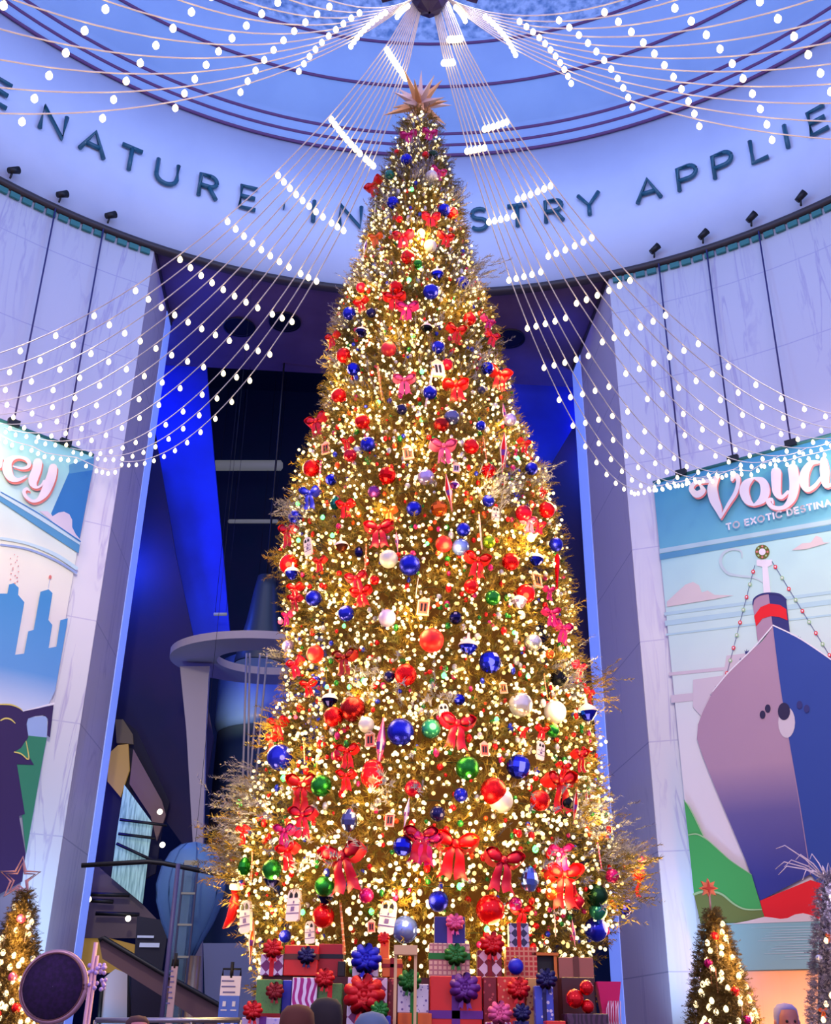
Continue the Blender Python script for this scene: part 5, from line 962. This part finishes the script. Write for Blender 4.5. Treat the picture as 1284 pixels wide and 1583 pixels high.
# pendant cylinder above the ring
c = at_n(401, 1028, 25); px = depth(c)/FPX
T = thing('pendant_cylinder', 'dark grey cylinder hanging above the ring canopy with a pale underside', 'hanging exhibit', c)
m = MB(); m.lathe([(39*px, 0), (39*px, .12), (30*px, 1.2), (26*px, 1.6), (18*px, 2.9), (14*px, 3.4), (.01, 3.4)], 32); m.build('cylinder_body', mat('pend_grey', (.20, .24, .28), .4), T)
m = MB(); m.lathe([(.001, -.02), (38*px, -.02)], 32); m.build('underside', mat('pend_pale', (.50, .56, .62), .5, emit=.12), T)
m = MB(); m.tube([(0, 0, 3.4), (0, 0, 35.6-c.z)], .04, 6); m.build('hanging_cable', M_BLACK, T)
# blue balcony drum with yellow spot
c = at_n(412, 1120, 27); px = depth(c)/FPX
T = thing('curved_balcony', 'curved blue-lit balcony front below the ring canopy', 'balcony', (c.x, c.y+1.5, 0))
m = MB(); z0 = c.z; m.lathe([(.5, z0-.12), (86*px, z0-.05), (92*px, z0+.25), (92*px, z0+2.6), (88*px, z0+2.6)], 40); m.build('balcony_front', mat('balcony_blue', (.30, .44, .85), .5), T)
m = MB(); m.lathe([(86*px, 0), (86*px, z0-.1)], 40); m.build('dark_drum', M_HALL, T)
q = at_n(356, 1112, 24.6); t2 = at_n(356, 1095, 27)
light('amber_spot', 'SPOT', q-Vector((0, 0, .5)), (1, .72, .25), 500, .1, t2+Vector((0, 0, .6)), 70, 1)
m = MB(); m.tube([at_n(416+58*math.cos(t)*1, 1100-18*math.sin(t)+0, 24) for t in np.linspace(.3, 2.6, 14)], .04, 5)
# left-hand mezzanine clutter
def panel(name, label, cat, pts, n, mt, th=.12, structk=False):
    m = MB(); m.prism([at_n(x, y, n) for x, y in pts], NV*th); o = m.build(name, mt)
    return struct(o) if structk else tag(o, label, cat)
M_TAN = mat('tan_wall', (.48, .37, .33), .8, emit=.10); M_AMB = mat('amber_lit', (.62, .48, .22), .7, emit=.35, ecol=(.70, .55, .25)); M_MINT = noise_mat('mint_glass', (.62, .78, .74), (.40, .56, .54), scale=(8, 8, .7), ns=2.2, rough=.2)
nt, bs = nodes(M_MINT); bs.inputs['Emission Strength'].default_value = .42
for l_ in list(nt.links):
    if l_.to_socket == bs.inputs['Base Color']: nt.links.new(l_.from_socket, bs.inputs['Emission Color'])
panel('wall_mezzanine', '', '', [(160, 1110), (182, 1105), (212, 1130), (262, 1240), (250, 1285), (240, 1350), (150, 1400), (140, 1360)], 25.2, mat('mezz_dark', (.10, .08, .16), .8), structk=True)
panel('lit_niche', 'amber-lit gallery niche seen high beside the left pier', 'display niche', [(168, 1165), (182, 1152), (198, 1150), (200, 1190), (186, 1232), (166, 1208)], 24.9, M_AMB)
panel('lit_niche', 'small dim golden gallery niche above the larger amber one', 'display niche', [(178, 1112), (190, 1112), (205, 1135), (206, 1150), (180, 1148)], 24.9, mat('dim_gold', (.40, .34, .22), .7, emit=.12))
panel('wall_gallery_left', '', '', [(206, 1158), (250, 1238), (256, 1260), (242, 1300), (233, 1262), (200, 1212)], 24.9, M_TAN, structk=True)
T = thing('glass_screen', 'pale mint green lit glass screen crossed by dark rails, left hall', 'glass screen', (0, 0, 0))
m = MB(); m.prism([at_n(x, y, 24.3) for x, y in [(192, 1213), (236, 1273), (228, 1330), (220, 1397), (172, 1357), (180, 1290)]], NV*.06); m.build('glass_sheet', M_MINT, T)
for a_, b_ in (((185, 1267), (258, 1276)), ((183, 1289), (240, 1296)), ((180, 1304), (240, 1332)), ((150, 1336), (250, 1330))):
    m = MB(); m.tube([at_n(*a_, 24.15), at_n(*b_, 24.15)], .05, 5); m.build('rail', M_BLACK, T)
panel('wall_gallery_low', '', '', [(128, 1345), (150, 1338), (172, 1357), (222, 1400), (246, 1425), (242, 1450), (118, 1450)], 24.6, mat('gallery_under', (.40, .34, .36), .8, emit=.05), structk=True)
for i, (x0, x1, y) in enumerate(((140, 175, 1392), (148, 215, 1412), (130, 200, 1382))):
    m = MB(); m.tube([at_n(x0, y, 24.3), at_n(x1, y+2, 24.3)], .07, 6); tr_ = m.build('lighting_track', M_BLACK); tag(tr_, ['short thick black lighting track under the left gallery', 'longest black lighting track under the left gallery, lowest', 'thin black lighting track under the left gallery, highest'][i], 'lighting track')
m = MB(); m.ball((0, 0, 0), .09, 8)
for i, (x, y) in enumerate(((247, 1255), (251, 1306), (198, 1420), (245, 1443), (137, 1390))): tag(obj('spot_lamp', cached('spl', lambda: m.mesh('spot_lamp', mat('spot_glow', (1, .95, .8), .4, emit=6))), loc=at_n(x, y, 23.9)), ['tiny glowing lamp right of the mint glass screen, higher one', 'tiny glowing lamp just above the blue balloon top', 'tiny glowing lamp under the left gallery', 'tiny glowing lamp beside the dark display wall', 'tiny glowing lamp touching the left blue pier strip'][i], 'lamp')
panel('wall_lower_gold', '', '', [(110, 1448), (160, 1448), (208, 1460), (206, 1500), (104, 1510)], 24.7, M_AMB, structk=True)
T = thing('display_wall', 'dark navy display wall with small unreadable white lettering, left hall', 'display wall', (0, 0, 0))
m = MB(); m.prism([at_n(x, y, 23.6) for x, y in [(212, 1416), (262, 1424), (250, 1500), (206, 1500)]], NV*.2); m.build('panel', mat('disp_navy', (.04, .05, .14), .5), T)
m = MB(); m.box(at_n(225, 1448, 23.5), (.5, .03, .06)); m.box(at_n(231, 1461, 23.5), (.6, .03, .12)); m.build('lettering', mat('disp_white', (.75, .78, .85), .6, emit=.3), T)
# balloon exhibit
c = at_n(294, 1382, 19.6); px = depth(c)/FPX
T = thing('balloon_exhibit', 'large pale blue upside-down teardrop balloon in the left hall', 'balloon', c)
m = MB(); m.lathe([(.02, 78*px), (20*px, 73*px), (36*px, 60*px), (47*px, 38*px), (52*px, 12*px), (49*px, -12*px), (38*px, -42*px), (22*px, -72*px), (14*px, -90*px), (.05, -92*px)], 32)
m.build('envelope', mat('balloon_blue', (.34, .50, .68), .45, emit=.03), T)
m = MB()
for k in range(8):
    a = k*PI/4+.3; m.tube([(r*1.01*px*math.cos(a), r*1.01*px*math.sin(a), z*px) for r, z in [(20, 73), (36, 60), (47, 38), (52, 12), (49, -12), (38, -42), (22, -72), (14, -90)]], .02, 4)
m.build('seams', mat('balloon_seam', (.24, .38, .58), .5), T)
m = MB(); m.tube([(0, 0, 78*px), (0, 0, 34-c.z)], .006, 4); m.build('hanging_cable', M_BLACK, T)
# glass lift with frame
T = thing('glass_lift', 'slim glass lift shaft with dark frame in front of the blue balloon', 'lift', (0, 0, 0))
c0, c1 = at_n(283, 1480, 18.4), at_n(283, 1335, 18.4); w = 22*depth(c0)/FPX; gl = mat('lift_glass', (.45, .60, .66), .1, alpha=.35)
m = MB(); m.box(((c0.x+c1.x)/2, c0.y, c1.z/2), (w, w, c1.z)); m.build('glass_shaft', gl, T)
for sx in (-1, 1):
    m = MB(); m.box((c0.x+sx*w/2, c0.y-w/2, c1.z/2), (.05, .05, c1.z)); m.build('frame_post', mat('lift_frame', (.20, .22, .34), .4), T)
for z in np.linspace(c0.z, c1.z, 4): m = MB(); m.box((c0.x, c0.y-w/2, z), (w, .06, .05 if z < c1.z-.1 else .12)); m.build('frame_bar', mat('lift_bar', (.60, .60, .52), .4), T)
m = MB(); c = at_n(294, 1540, 18.9); r = 11*depth(c)/FPX; m.lathe([(r, 0), (r, at_n(294, 1478, 18.9).z), (.01, at_n(294, 1478, 18.9).z)], 20, c=(c.x, c.y, 0)); tag(m.build('brass_column', mat('brass_col', (.62, .50, .40), .3, .6)), 'short brass-coloured column below the blue balloon', 'column')
# stair beam
T = thing('escalator', 'brown-sided escalator sloping down to the right across the left hall', 'escalator', (0, 0, 0))
m = MB(); m.prism([at_n(x, y, 15.4) for x, y in [(153, 1455), (160, 1452), (250, 1507), (350, 1563), (372, 1592), (330, 1592), (250, 1540), (158, 1482)]], NV*1.0); m.build('side_panel', mat('esc_brown', (.40, .29, .30), .5), T)
m = MB(); m.tube([at_n(x, y, 15.3) for x, y in [(153, 1454), (160, 1450), (250, 1504), (350, 1560), (375, 1592)]], .06, 6); m.build('handrail', M_BLACK, T)
T = thing('video_screen', 'tall glowing teal-blue video screen at lower left', 'screen', (0, 0, 0))
ms = ramp_z('teal_screen', [(1, (.10, .50, .68)), (3.05, (.12, .52, .70)), (3.5, (.40, .50, .62)), (4.2, (.62, .56, .60))]); nt, bs = nodes(ms); bs.inputs['Emission Strength'].default_value = .55
for l_ in list(nt.links):
    if l_.to_socket == bs.inputs['Base Color']: nt.links.new(l_.from_socket, bs.inputs['Emission Color'])
nt.nodes['Map Range'].inputs[1].default_value = 1; nt.nodes['Map Range'].inputs[2].default_value = 15.5
m = MB(); m.prism([at_n(x, y, 16.8) for x, y in [(152, 1600), (198, 1600), (199, 1506), (178, 1498), (160, 1512)]], NV*.1); m.build('screen_face', ms, T)
m = MB(); 
for a_, b_ in (((151, 1600), (159, 1511)), ((199, 1600), (200, 1505))): m.tube([at_n(*a_, 16.75), at_n(*b_, 16.75)], .05, 6)
m.build('bezel', M_BLACK, T)
panel('wall_low_grey', '', '', [(314, 1458), (405, 1458), (402, 1600), (318, 1600)], 19.2, mat('grey_wall', (.42, .46, .60), .8), structk=True)
panel('wall_low_dark', '', '', [(190, 1500), (252, 1500), (256, 1600), (180, 1600)], 18.6, mat('low_dark', (.10, .07, .18), .8), structk=True)
# tall pole
m = MB(); a_, b_ = at_n(262, 1335, 13.5), at_n(247, 1600, 13.5); m.tube([Vector((b_.x, b_.y, 0)), Vector((b_.x, b_.y, a_.z))], .05, 8); tag(m.build('steel_pole', mat('pole', (.34, .30, .46), .4)), 'tall thin grey pole in front of the blue balloon', 'pole')
m = MB(); m.tube([at_n(x, y, 15.0) for x, y in [(126, 1338), (228, 1332), (250, 1334), (380, 1360)]], .06, 6); struct(m.build('trim_14', M_BLACK))
# signs near the barrier
def sign(x0, x1, y0, y1, Y, label, top, bot, split):
    a_, b_ = ply(x0, y1, Y), ply(x1, y0, Y); w, zt = b_.x-a_.x, b_.z; T = thing('information_sign', label, 'sign', ((a_.x+b_.x)/2, Y, 0)); hh = zt-.15
    m = MB(); m.box((0, 0, .03), (w*1.1, .4, .06)); m.tube([(0, .05, .05), (0, .05, zt)], .02, 8); m.build('stand', M_BLACK, T)
    zs = zt-(y0_split(a_, b_, y0, y1, split, Y, x0)); m = MB(); m.box((0, 0, (zt+zs)/2), (w, .03, zt-zs)); m.build('top_panel', top, T)
    m = MB(); m.box((0, 0, (zs+.5)/2), (w, .03, zs-.5)); m.build('lower_panel', bot, T)
    m = MB()
    for i in range(4 if bot is not top else 14):
        z = zt-.05-i*.055; 
        if z > zs+.02: m.box((-.03+.01*(i % 3), -.02, z), (w*(.62+.08*(i % 2)), .006, .014))
    m.build('text_lines', mat('sign_text', (.36, .36, .66), .6), T)
    if bot is not top:
        m = MB()
        for i in range(3):
            for sx in (-1, 1): m.box((sx*w*.24, -.02, zs-.08-i*.17), (w*.16, .006, .05)); m.box((sx*w*.24, -.02, zs-.14-i*.17), (w*.3, .006, .012))
        m.build('icons', mat('sign_icon', (.78, .82, .98), .5), T)
    m = MB(); m.tube([(-w*.45, 0, zt), (-w*.45, 0, zt+.07), (w*.45, 0, zt+.07), (w*.45, 0, zt)], .012, 5); m.tube([(0, 0, zt+.14), (0, 0, zt-.02)], .02, 6); m.build('clip_bar', M_BLACK, T)
def y0_split(a_, b_, y0, y1, split, Y, x0): return b_.z-ply(x0, split, Y).z
sign(336, 373, 1509, 1583, 1.0, 'standing sign, white above and blue with icons below, left of the gifts', mat('sign_white', (.82, .80, .94), .5, emit=.06), mat('sign_blue', (.22, .38, .85), .5, emit=.06), 1539)
sign(256, 275, 1494, 1583, 1.6, 'narrow tall cream sign with lines of small text, before the escalator', mat('sign_cream', (.72, .64, .70), .6), mat('sign_cream', (.72, .64, .70), .6), 1562)
T = thing('barrier_rail', 'low metal crowd barrier rail along the bottom left edge', 'barrier', (0, 0, 0)); a_, b_ = ply(148, 1577, -1.0), ply(372, 1577, -1.0)
m = MB(); m.tube([a_, b_], .022, 8); m.build('top_rail', mat('rail_steel', (.62, .62, .70), .3, .8), T)
for t in (0, .33, .66, 1): q = a_.lerp(b_, t); m = MB(); m.tube([(q.x, q.y, 0), q], .018, 6); m.build('post', mat('rail_steel', (.62, .62, .70), .3, .8), T)
# post with lilac berries, and the round disc
q = ply(152, 1457, -2.0); T = thing('berry_post', 'slender pinkish post with clusters of lilac berries beside round dark disc', 'decorative post', (q.x-.02, -2.0, 0))
m = MB(); m.tube([(0, 0, 0), (0, 0, q.z)], .018, 8); m.tube([(.03, 0, 0), (.03, 0, q.z-.1)], .012, 6); m.build('stem', mat('post_pink', (.80, .62, .74), .4), T)
for zz_ in (1500, 1522):
    z = ply(155, zz_, -2.0).z; m = MB()
    for i in range(16): m.ball((gr.uniform(-.04, .12), gr.uniform(-.06, .06), z+gr.uniform(-.04, .04)), .018, 6)
    m.build('berry_cluster', mat('berry', (.72, .62, .92), .4), T)
q = ply(83, 1525, -4.2); r = 53*depth(q)/FPX
T = thing('round_disc', 'big round dark purple disc with copper-pink rim at bottom left', 'round panel', q)
disc = MB(); disc.lathe([(.001, -.02), (r*.86, -.02), (r*.88, .02)], 48)
for i, v in enumerate(disc.v): disc.v[i] = (v[0], v[2], v[1])
disc.build('dark_face', noise_mat('disc_purple', (.14, .06, .22), (.20, .08, .30), ns=40, rough=.9), T)
m = MB(); m.tube([(r*.93*math.cos(2*PI*i/60), -.0, r*.93*math.sin(2*PI*i/60)) for i in range(60)], r*.075, 10, closed=True); m.build('rim', mat('rim_copper', (.72, .56, .62), .3, .5), T)
m = MB(); m.tube([(r*.80*math.cos(2*PI*i/60)*1.12, -.035, r*.80*math.sin(2*PI*i/60)*1.12) for i in range(60)], r*.018, 6, closed=True); m.build('inner_rim', mat('rim_brown', (.40, .22, .22), .4), T)
m = MB(); m.tube([(0, .05, -r), (0, .05, -q.z+.03)], .03, 8); m.box((0, .05, -q.z+.02), (.5, .4, .04)); m.build('stand', M_BLACK, T)

# ------------------------------------------------------------------ the smaller trees
def small_tree(px, ptip, pyr, halfs, Y, label, short, palette, frost=False, nb=96):
    tipz = ply(px, pyr, Y).z; cx = ply(px+ptip, 1583, Y).x
    z0 = .5; R0 = halfs*depth(ply(px, 1583, Y))/FPX; 
    def rf(z): f = (tipz-z)/(tipz-1.65); return max(.02, R0*min(f**.75, 1.35))
    T = thing('christmas_tree', label, 'christmas tree', (cx, Y, 0)); lx = lambda z: 0
    m = MB(); m.tube([(0, 0, 0), (0, 0, tipz-.05)], [.06, .01], 8); m.lathe([(.16, 0), (.2, .3), (.001, .3)], 14); m.build('trunk_and_pot', mat('bark', (.20, .14, .08), .9), T)
    m = MB(); m.lathe([(max(.01, rf(z)*.85), z) for z in np.linspace(z0, tipz-.05, 16)], 20); m.build('inner_branches', mat('inner2' if not frost else 'inner3', (.34, .24, .08) if not frost else (.34, .32, .42), .9), T)
    sprigs('foliage', 3600, (z0, tipz), mat('needle_gold', (.36, .28, .08), .7) if not frost else mat('needle_sil', (.55, .53, .62), .6), T, lx, rf, -130, 130, ln=.10, nl=.05, nn=12, w=.005, seed=int(abs(px)))
    F = thing('fairy_lights', 'warm fairy lights on the %s' % short, 'string lights', (cx, Y, 0)); g2 = random.Random(int(px)+5)
    sb = cached('sb', lambda: one(lambda m: m.lathe([(.001, -.032), (.02, -.026), (.032, 0), (.024, .026), (.008, .042), (.001, .044)], 10), 'bulb', mat('small_glow', (1, .85, .6), .4, emit=1.8, ecol=(1, .92, .72), nosample=True)))
    for i in range(nb):
        z = z0+.6+(tipz-z0-.65)*(1-math.sqrt(1-(i+.5)/nb)); a = g2.uniform(-1.5, 1.5); r_ = rf(z)+.03; obj('bulb', sb, F, (r_*math.sin(a), -r_*math.cos(a), z))
    m = MB(); m.tube([((rf(z0+.6+(tipz-z0-.7)*t)+.01)*math.sin(t*40), -(rf(z0+.6+(tipz-z0-.7)*t)+.01)*math.cos(t*40), z0+.6+(tipz-z0-.7)*t) for t in np.linspace(0, 1, 120)], .003, 3); m.build('wire', mat('green_wire', (.12, .2, .08), .6), F)
    for i in range(7):
        t = (i+.5)/7; z = 1.2+(tipz-1.4)*t; a = ((i*2.4) % 2.6)-1.3; light('small_tree_glow', 'POINT', (cx+(rf(z)+.15)*math.sin(a), Y-(rf(z)+.15)*math.cos(a), z), (1, .6, .2) if not frost else (.9, .8, 1), 9, .08)
    for i in range(12):
        z = 1.45+(tipz-1.7)*((i*.618) % 1); a = g2.uniform(-1.2, 1.2); c_, kk = palette[i % len(palette)]; r_ = rf(z)+.03
        o = thing(KN[kk], None, None, (cx+r_*math.sin(a), Y-r_*math.cos(a), z)); s = .055 if kk != 'stick' else .13; o.scale = (s, s, s)
        for nm, me in parts_for(kk, c_, 's' if kk == 'ball' else ''): obj(nm, me, o)
        hz = ['lowest branches', 'lower middle', 'upper middle', 'near the tip'][min(3, int((z-1.45)/(tipz-1.7)*4))]; sd = 'left side' if a < -.4 else ('right side' if a > .4 else 'middle')
        tag(o, '%s %s on the %s, %s, %s' % (CN.get(c_, c_), {'ball': 'ball', 'stick': 'candy stick', 'bow': 'bow'}[kk], short, hz, sd), 'ornament' if kk != 'bow' else 'bow', 'ornaments on the '+short)
    return Vector((cx, Y, tipz))
MST = mat('star_pink', (.80, .60, .62), .35, .3)
t1 = small_tree(12, -6, 1377, 44, 2.0, 'small golden tree at lower left, under the outlined star', 'small golden left tree', [('pink', 'ball'), ('cream', 'ball'), ('red', 'ball'), ('white', 'stick')])
def star_pts(r1, r2, n): return [(r*math.sin(PI*i/n), r*math.cos(PI*i/n)) for i in range(2*n) for r in ((r1 if i % 2 == 0 else r2),)]
q = ply(30, 1358, 2.0); T = thing('star_topper', 'open outlined pinkish star on top of the small left tree', 'tree topper', q); s = 32*depth(q)/FPX
for k, rr_ in enumerate((1, .72)): m = MB(); m.tube([(x*s*rr_, k*.03, z*s*rr_) for x, z in star_pts(1, .42, 5)], .014, 6, closed=True); m.build('star_outline', MST, T)
m = MB(); m.tube([(0, 0, -s*.4), (0, .02, -s*1.3)], .01, 5); m.build('stem', MST, T)
t2 = small_tree(1098, 20, 1405, 50, 2.0, 'small golden tree at lower right, under the orange star', 'small golden right tree', [('red', 'ball'), ('orange', 'stick'), ('magenta', 'ball'), ('white', 'stick')])
q = ply(1095, 1373, 2.0); T = thing('star_topper', 'solid orange eight-pointed star on top of the small right tree', 'tree topper', q); s = 15*depth(q)/FPX
m = MB(); m.prism([(x*s, 0, z*s) for x, z in star_pts(1.0, .55, 8)], (0, .03, 0)); m.build('star_plate', mat('star_orange', (.90, .50, .34), .4), T)
m = MB(); m.prism([(x*s, -.015, z*s) for x, z in star_pts(.7, .18, 4)], (0, .02, 0)); m.build('inner_cross', mat('star_red', (.75, .22, .12), .4), T)
m = MB(); m.tube([(0, 0, -s*.4), (0, .02, -s*2.6)], .012, 5); m.build('stem', MST, T)
t3 = small_tree(1308, 4, 1350, 56, 3.0, 'frosted silver tree cut off by the right picture edge, with spiky twigs', 'frosted right-edge tree', [('blue', 'ball'), ('silver', 'ball'), ('orange', 'bow'), ('white', 'stick')], frost=True, nb=40)
T = thing('twig_topper', 'spray of curling silver twigs on top of the frosted right-edge tree', 'tree topper', (t3.x, t3.y, t3.z-.1)); g3 = random.Random(8)
for i in range(22):
    a = g3.uniform(0, 2*PI); l_ = g3.uniform(.35, .75); e = Vector((math.cos(a), .5*math.sin(a), g3.uniform(-.1, .7))); m = MB(); m.tube([(0, 0, 0), e*l_*.4+Vector((0, 0, .12)), e*l_*.8+Vector((0, 0, .14)), e*l_+Vector((0, 0, .02))], [.01, .009, .007, .004], 4); m.build('twig', mat('twig', (.86, .80, .86), .5), T)

# ------------------------------------------------------------------ people
def person(px, ytop, Y, label, hair, face, coat, skin=(.72, .50, .42), hat=False, bald=False):
    q = ply(px, ytop, Y); H = q.z; g = (q.x, Y, 0)
    T = thing('person', label, 'person', g, face)
    k = H/1.75
    me = bpy.data.meshes.new('sk'); V = []; E = []; R_ = []
    def nd(p, r, par=None):
        V.append(tuple(c*k for c in p)); R_.append(r*k)
        if par is not None: E.append((par, len(V)-1))
        return len(V)-1
    pv = nd((0, 0, .95), .15); sp_ = nd((0, 0, 1.15), .14, pv); ch = nd((0, 0, 1.33), .165, sp_); nk = nd((0, 0, 1.46), .065, ch); nd((0, -.01, 1.53), .058, nk)
    for sx in (-1, 1):
        hp = nd((sx*.1, 0, .88), .11, pv); kn = nd((sx*.11, -.01, .48), .07, hp); an = nd((sx*.11, .02, .09), .048, kn); nd((sx*.12, -.14, .045), .04, an)
        sh = nd((sx*.19, 0, 1.38), .075, ch); el = nd((sx*.25, .02, 1.10), .052, sh); wr = nd((sx*.24, -.08, .86), .034, el); pm = nd((sx*.235, -.11, .79), .036, wr)
        for f in range(4): a_ = nd((sx*(.235-.022+.015*f), -.13, .73), .010, pm); nd((sx*(.235-.022+.015*f), -.13+.015, .69-.006*abs(f-1.5)), .009, a_)
        th_ = nd((sx*.20, -.135, .775), .012, pm); nd((sx*.195, -.15, .74), .010, th_)
    me.from_pydata(V, E, []); o = bpy.data.objects.new('body', me); COL.objects.link(o)
    sk = o.modifiers.new('s', 'SKIN'); sk.use_smooth_shade = True
    for i, r in enumerate(R_): me.skin_vertices[0].data[i].radius = (r, r)
    me.skin_vertices[0].data[0].use_root = True
    o.modifiers.new('u', 'SUBSURF').levels = 1; o.modifiers['u'].render_levels = 1; o.parent = T; me.materials.append(mat('coat_%s' % coat[0], coat[1], .8))
    hz = 1.63*k; m = MB(); n = 24
    prof = [(.02, -.125), (.045, -.115), (.062, -.085), (.072, -.04), (.078, .0), (.08, .04), (.074, .08), (.05, .108), (.001, .118)]
    m.lathe([(r*k, z*k) for r, z in prof], n, c=(0, 0, hz))
    for i, v in enumerate(m.v):
        x, y, z = v; yy = y*1.22; zz2 = (z-hz)/k
        if y < 0 and zz2 < -.05: yy *= 1.05
        if abs(x) < .02*k and y < -.05*k and -.045 < zz2 < .01: yy -= .022*k*(1 if zz2 < -.02 else .5)
        m.v[i] = (x, yy, z)
    m.lathe([(.045*k, -.20*k), (.05*k, -.1*k)], 14, c=(0, .015*k, hz))
    for sx in (-1, 1): m.ball((sx*.08*k, .005*k, hz-.01*k), .022*k, 8, sz=1.5)
    m.ball((0, -.103*k, hz-.028*k), .014*k, 8, sz=1.4)
    m.build('head', mat('skin_%.2f' % skin[0], skin, .5), T)
    m = MB()
    for sx in (-1, 1): m.ball((sx*.03*k, -.088*k, hz+.005*k), .011*k, 8)
    m.box((0, -.098*k, hz-.068*k), (.045*k, .008*k, .008*k)); m.build('eyes_and_mouth', mat('eye_dark', (.12, .05, .06), .4), T)
    m = MB()
    if hat: pr = [(.085, -.01), (.093, .03), (.088, .08), (.06, .118), (.001, .132)]
    elif bald: pr = [(.083, .0), (.086, .04), (.08, .085), (.055, .115), (.001, .126)]
    else: pr = [(.07, -.10), (.088, -.03), (.09, .04), (.083, .09), (.055, .122), (.001, .132)]
    m.lathe([(r*k, z*k) for r, z in pr], 28, c=(0, .012*k, hz))
    for i, v in enumerate(m.v):
        x, y, z = v; zz2 = (z-hz)/k; yy = (y)*1.22
        if not hat and y < 0 and zz2 < .06: yy = max(yy, -.03*k-(zz2)*.4*k)
        m.v[i] = (x, yy, z)
    m.build('knit_hat' if hat else 'hair', mat('hair_%.2f%.2f' % hair[:2], hair, .8), T)
    return T
person(503, 1545, -5.0, 'person with short dark hair seen from behind, bottom centre-left', (.12, .08, .12), PI+.5, ('navy', (.10, .10, .2)))
person(462, 1556, -5.4, 'person with reddish brown hair left of the dark-haired person', (.35, .16, .12), PI-.3, ('brown', (.3, .2, .2)))
person(575, 1567, -5.6, 'person whose grey-blue knit hat top just shows, bottom centre', (.36, .44, .56), PI, ('grey', (.3, .3, .4)), hat=True)
person(1213, 1553, -2.2, 'grey-haired person facing the camera under the right-hand banner', (.58, .54, .72), 0, ('dark', (.15, .12, .18)), skin=(.70, .42, .38))
person(214, 1572, -3.2, 'person with pinkish face low by the left barrier rail', (.28, .16, .2), .4, ('plum', (.4, .2, .35)), skin=(.76, .48, .52))
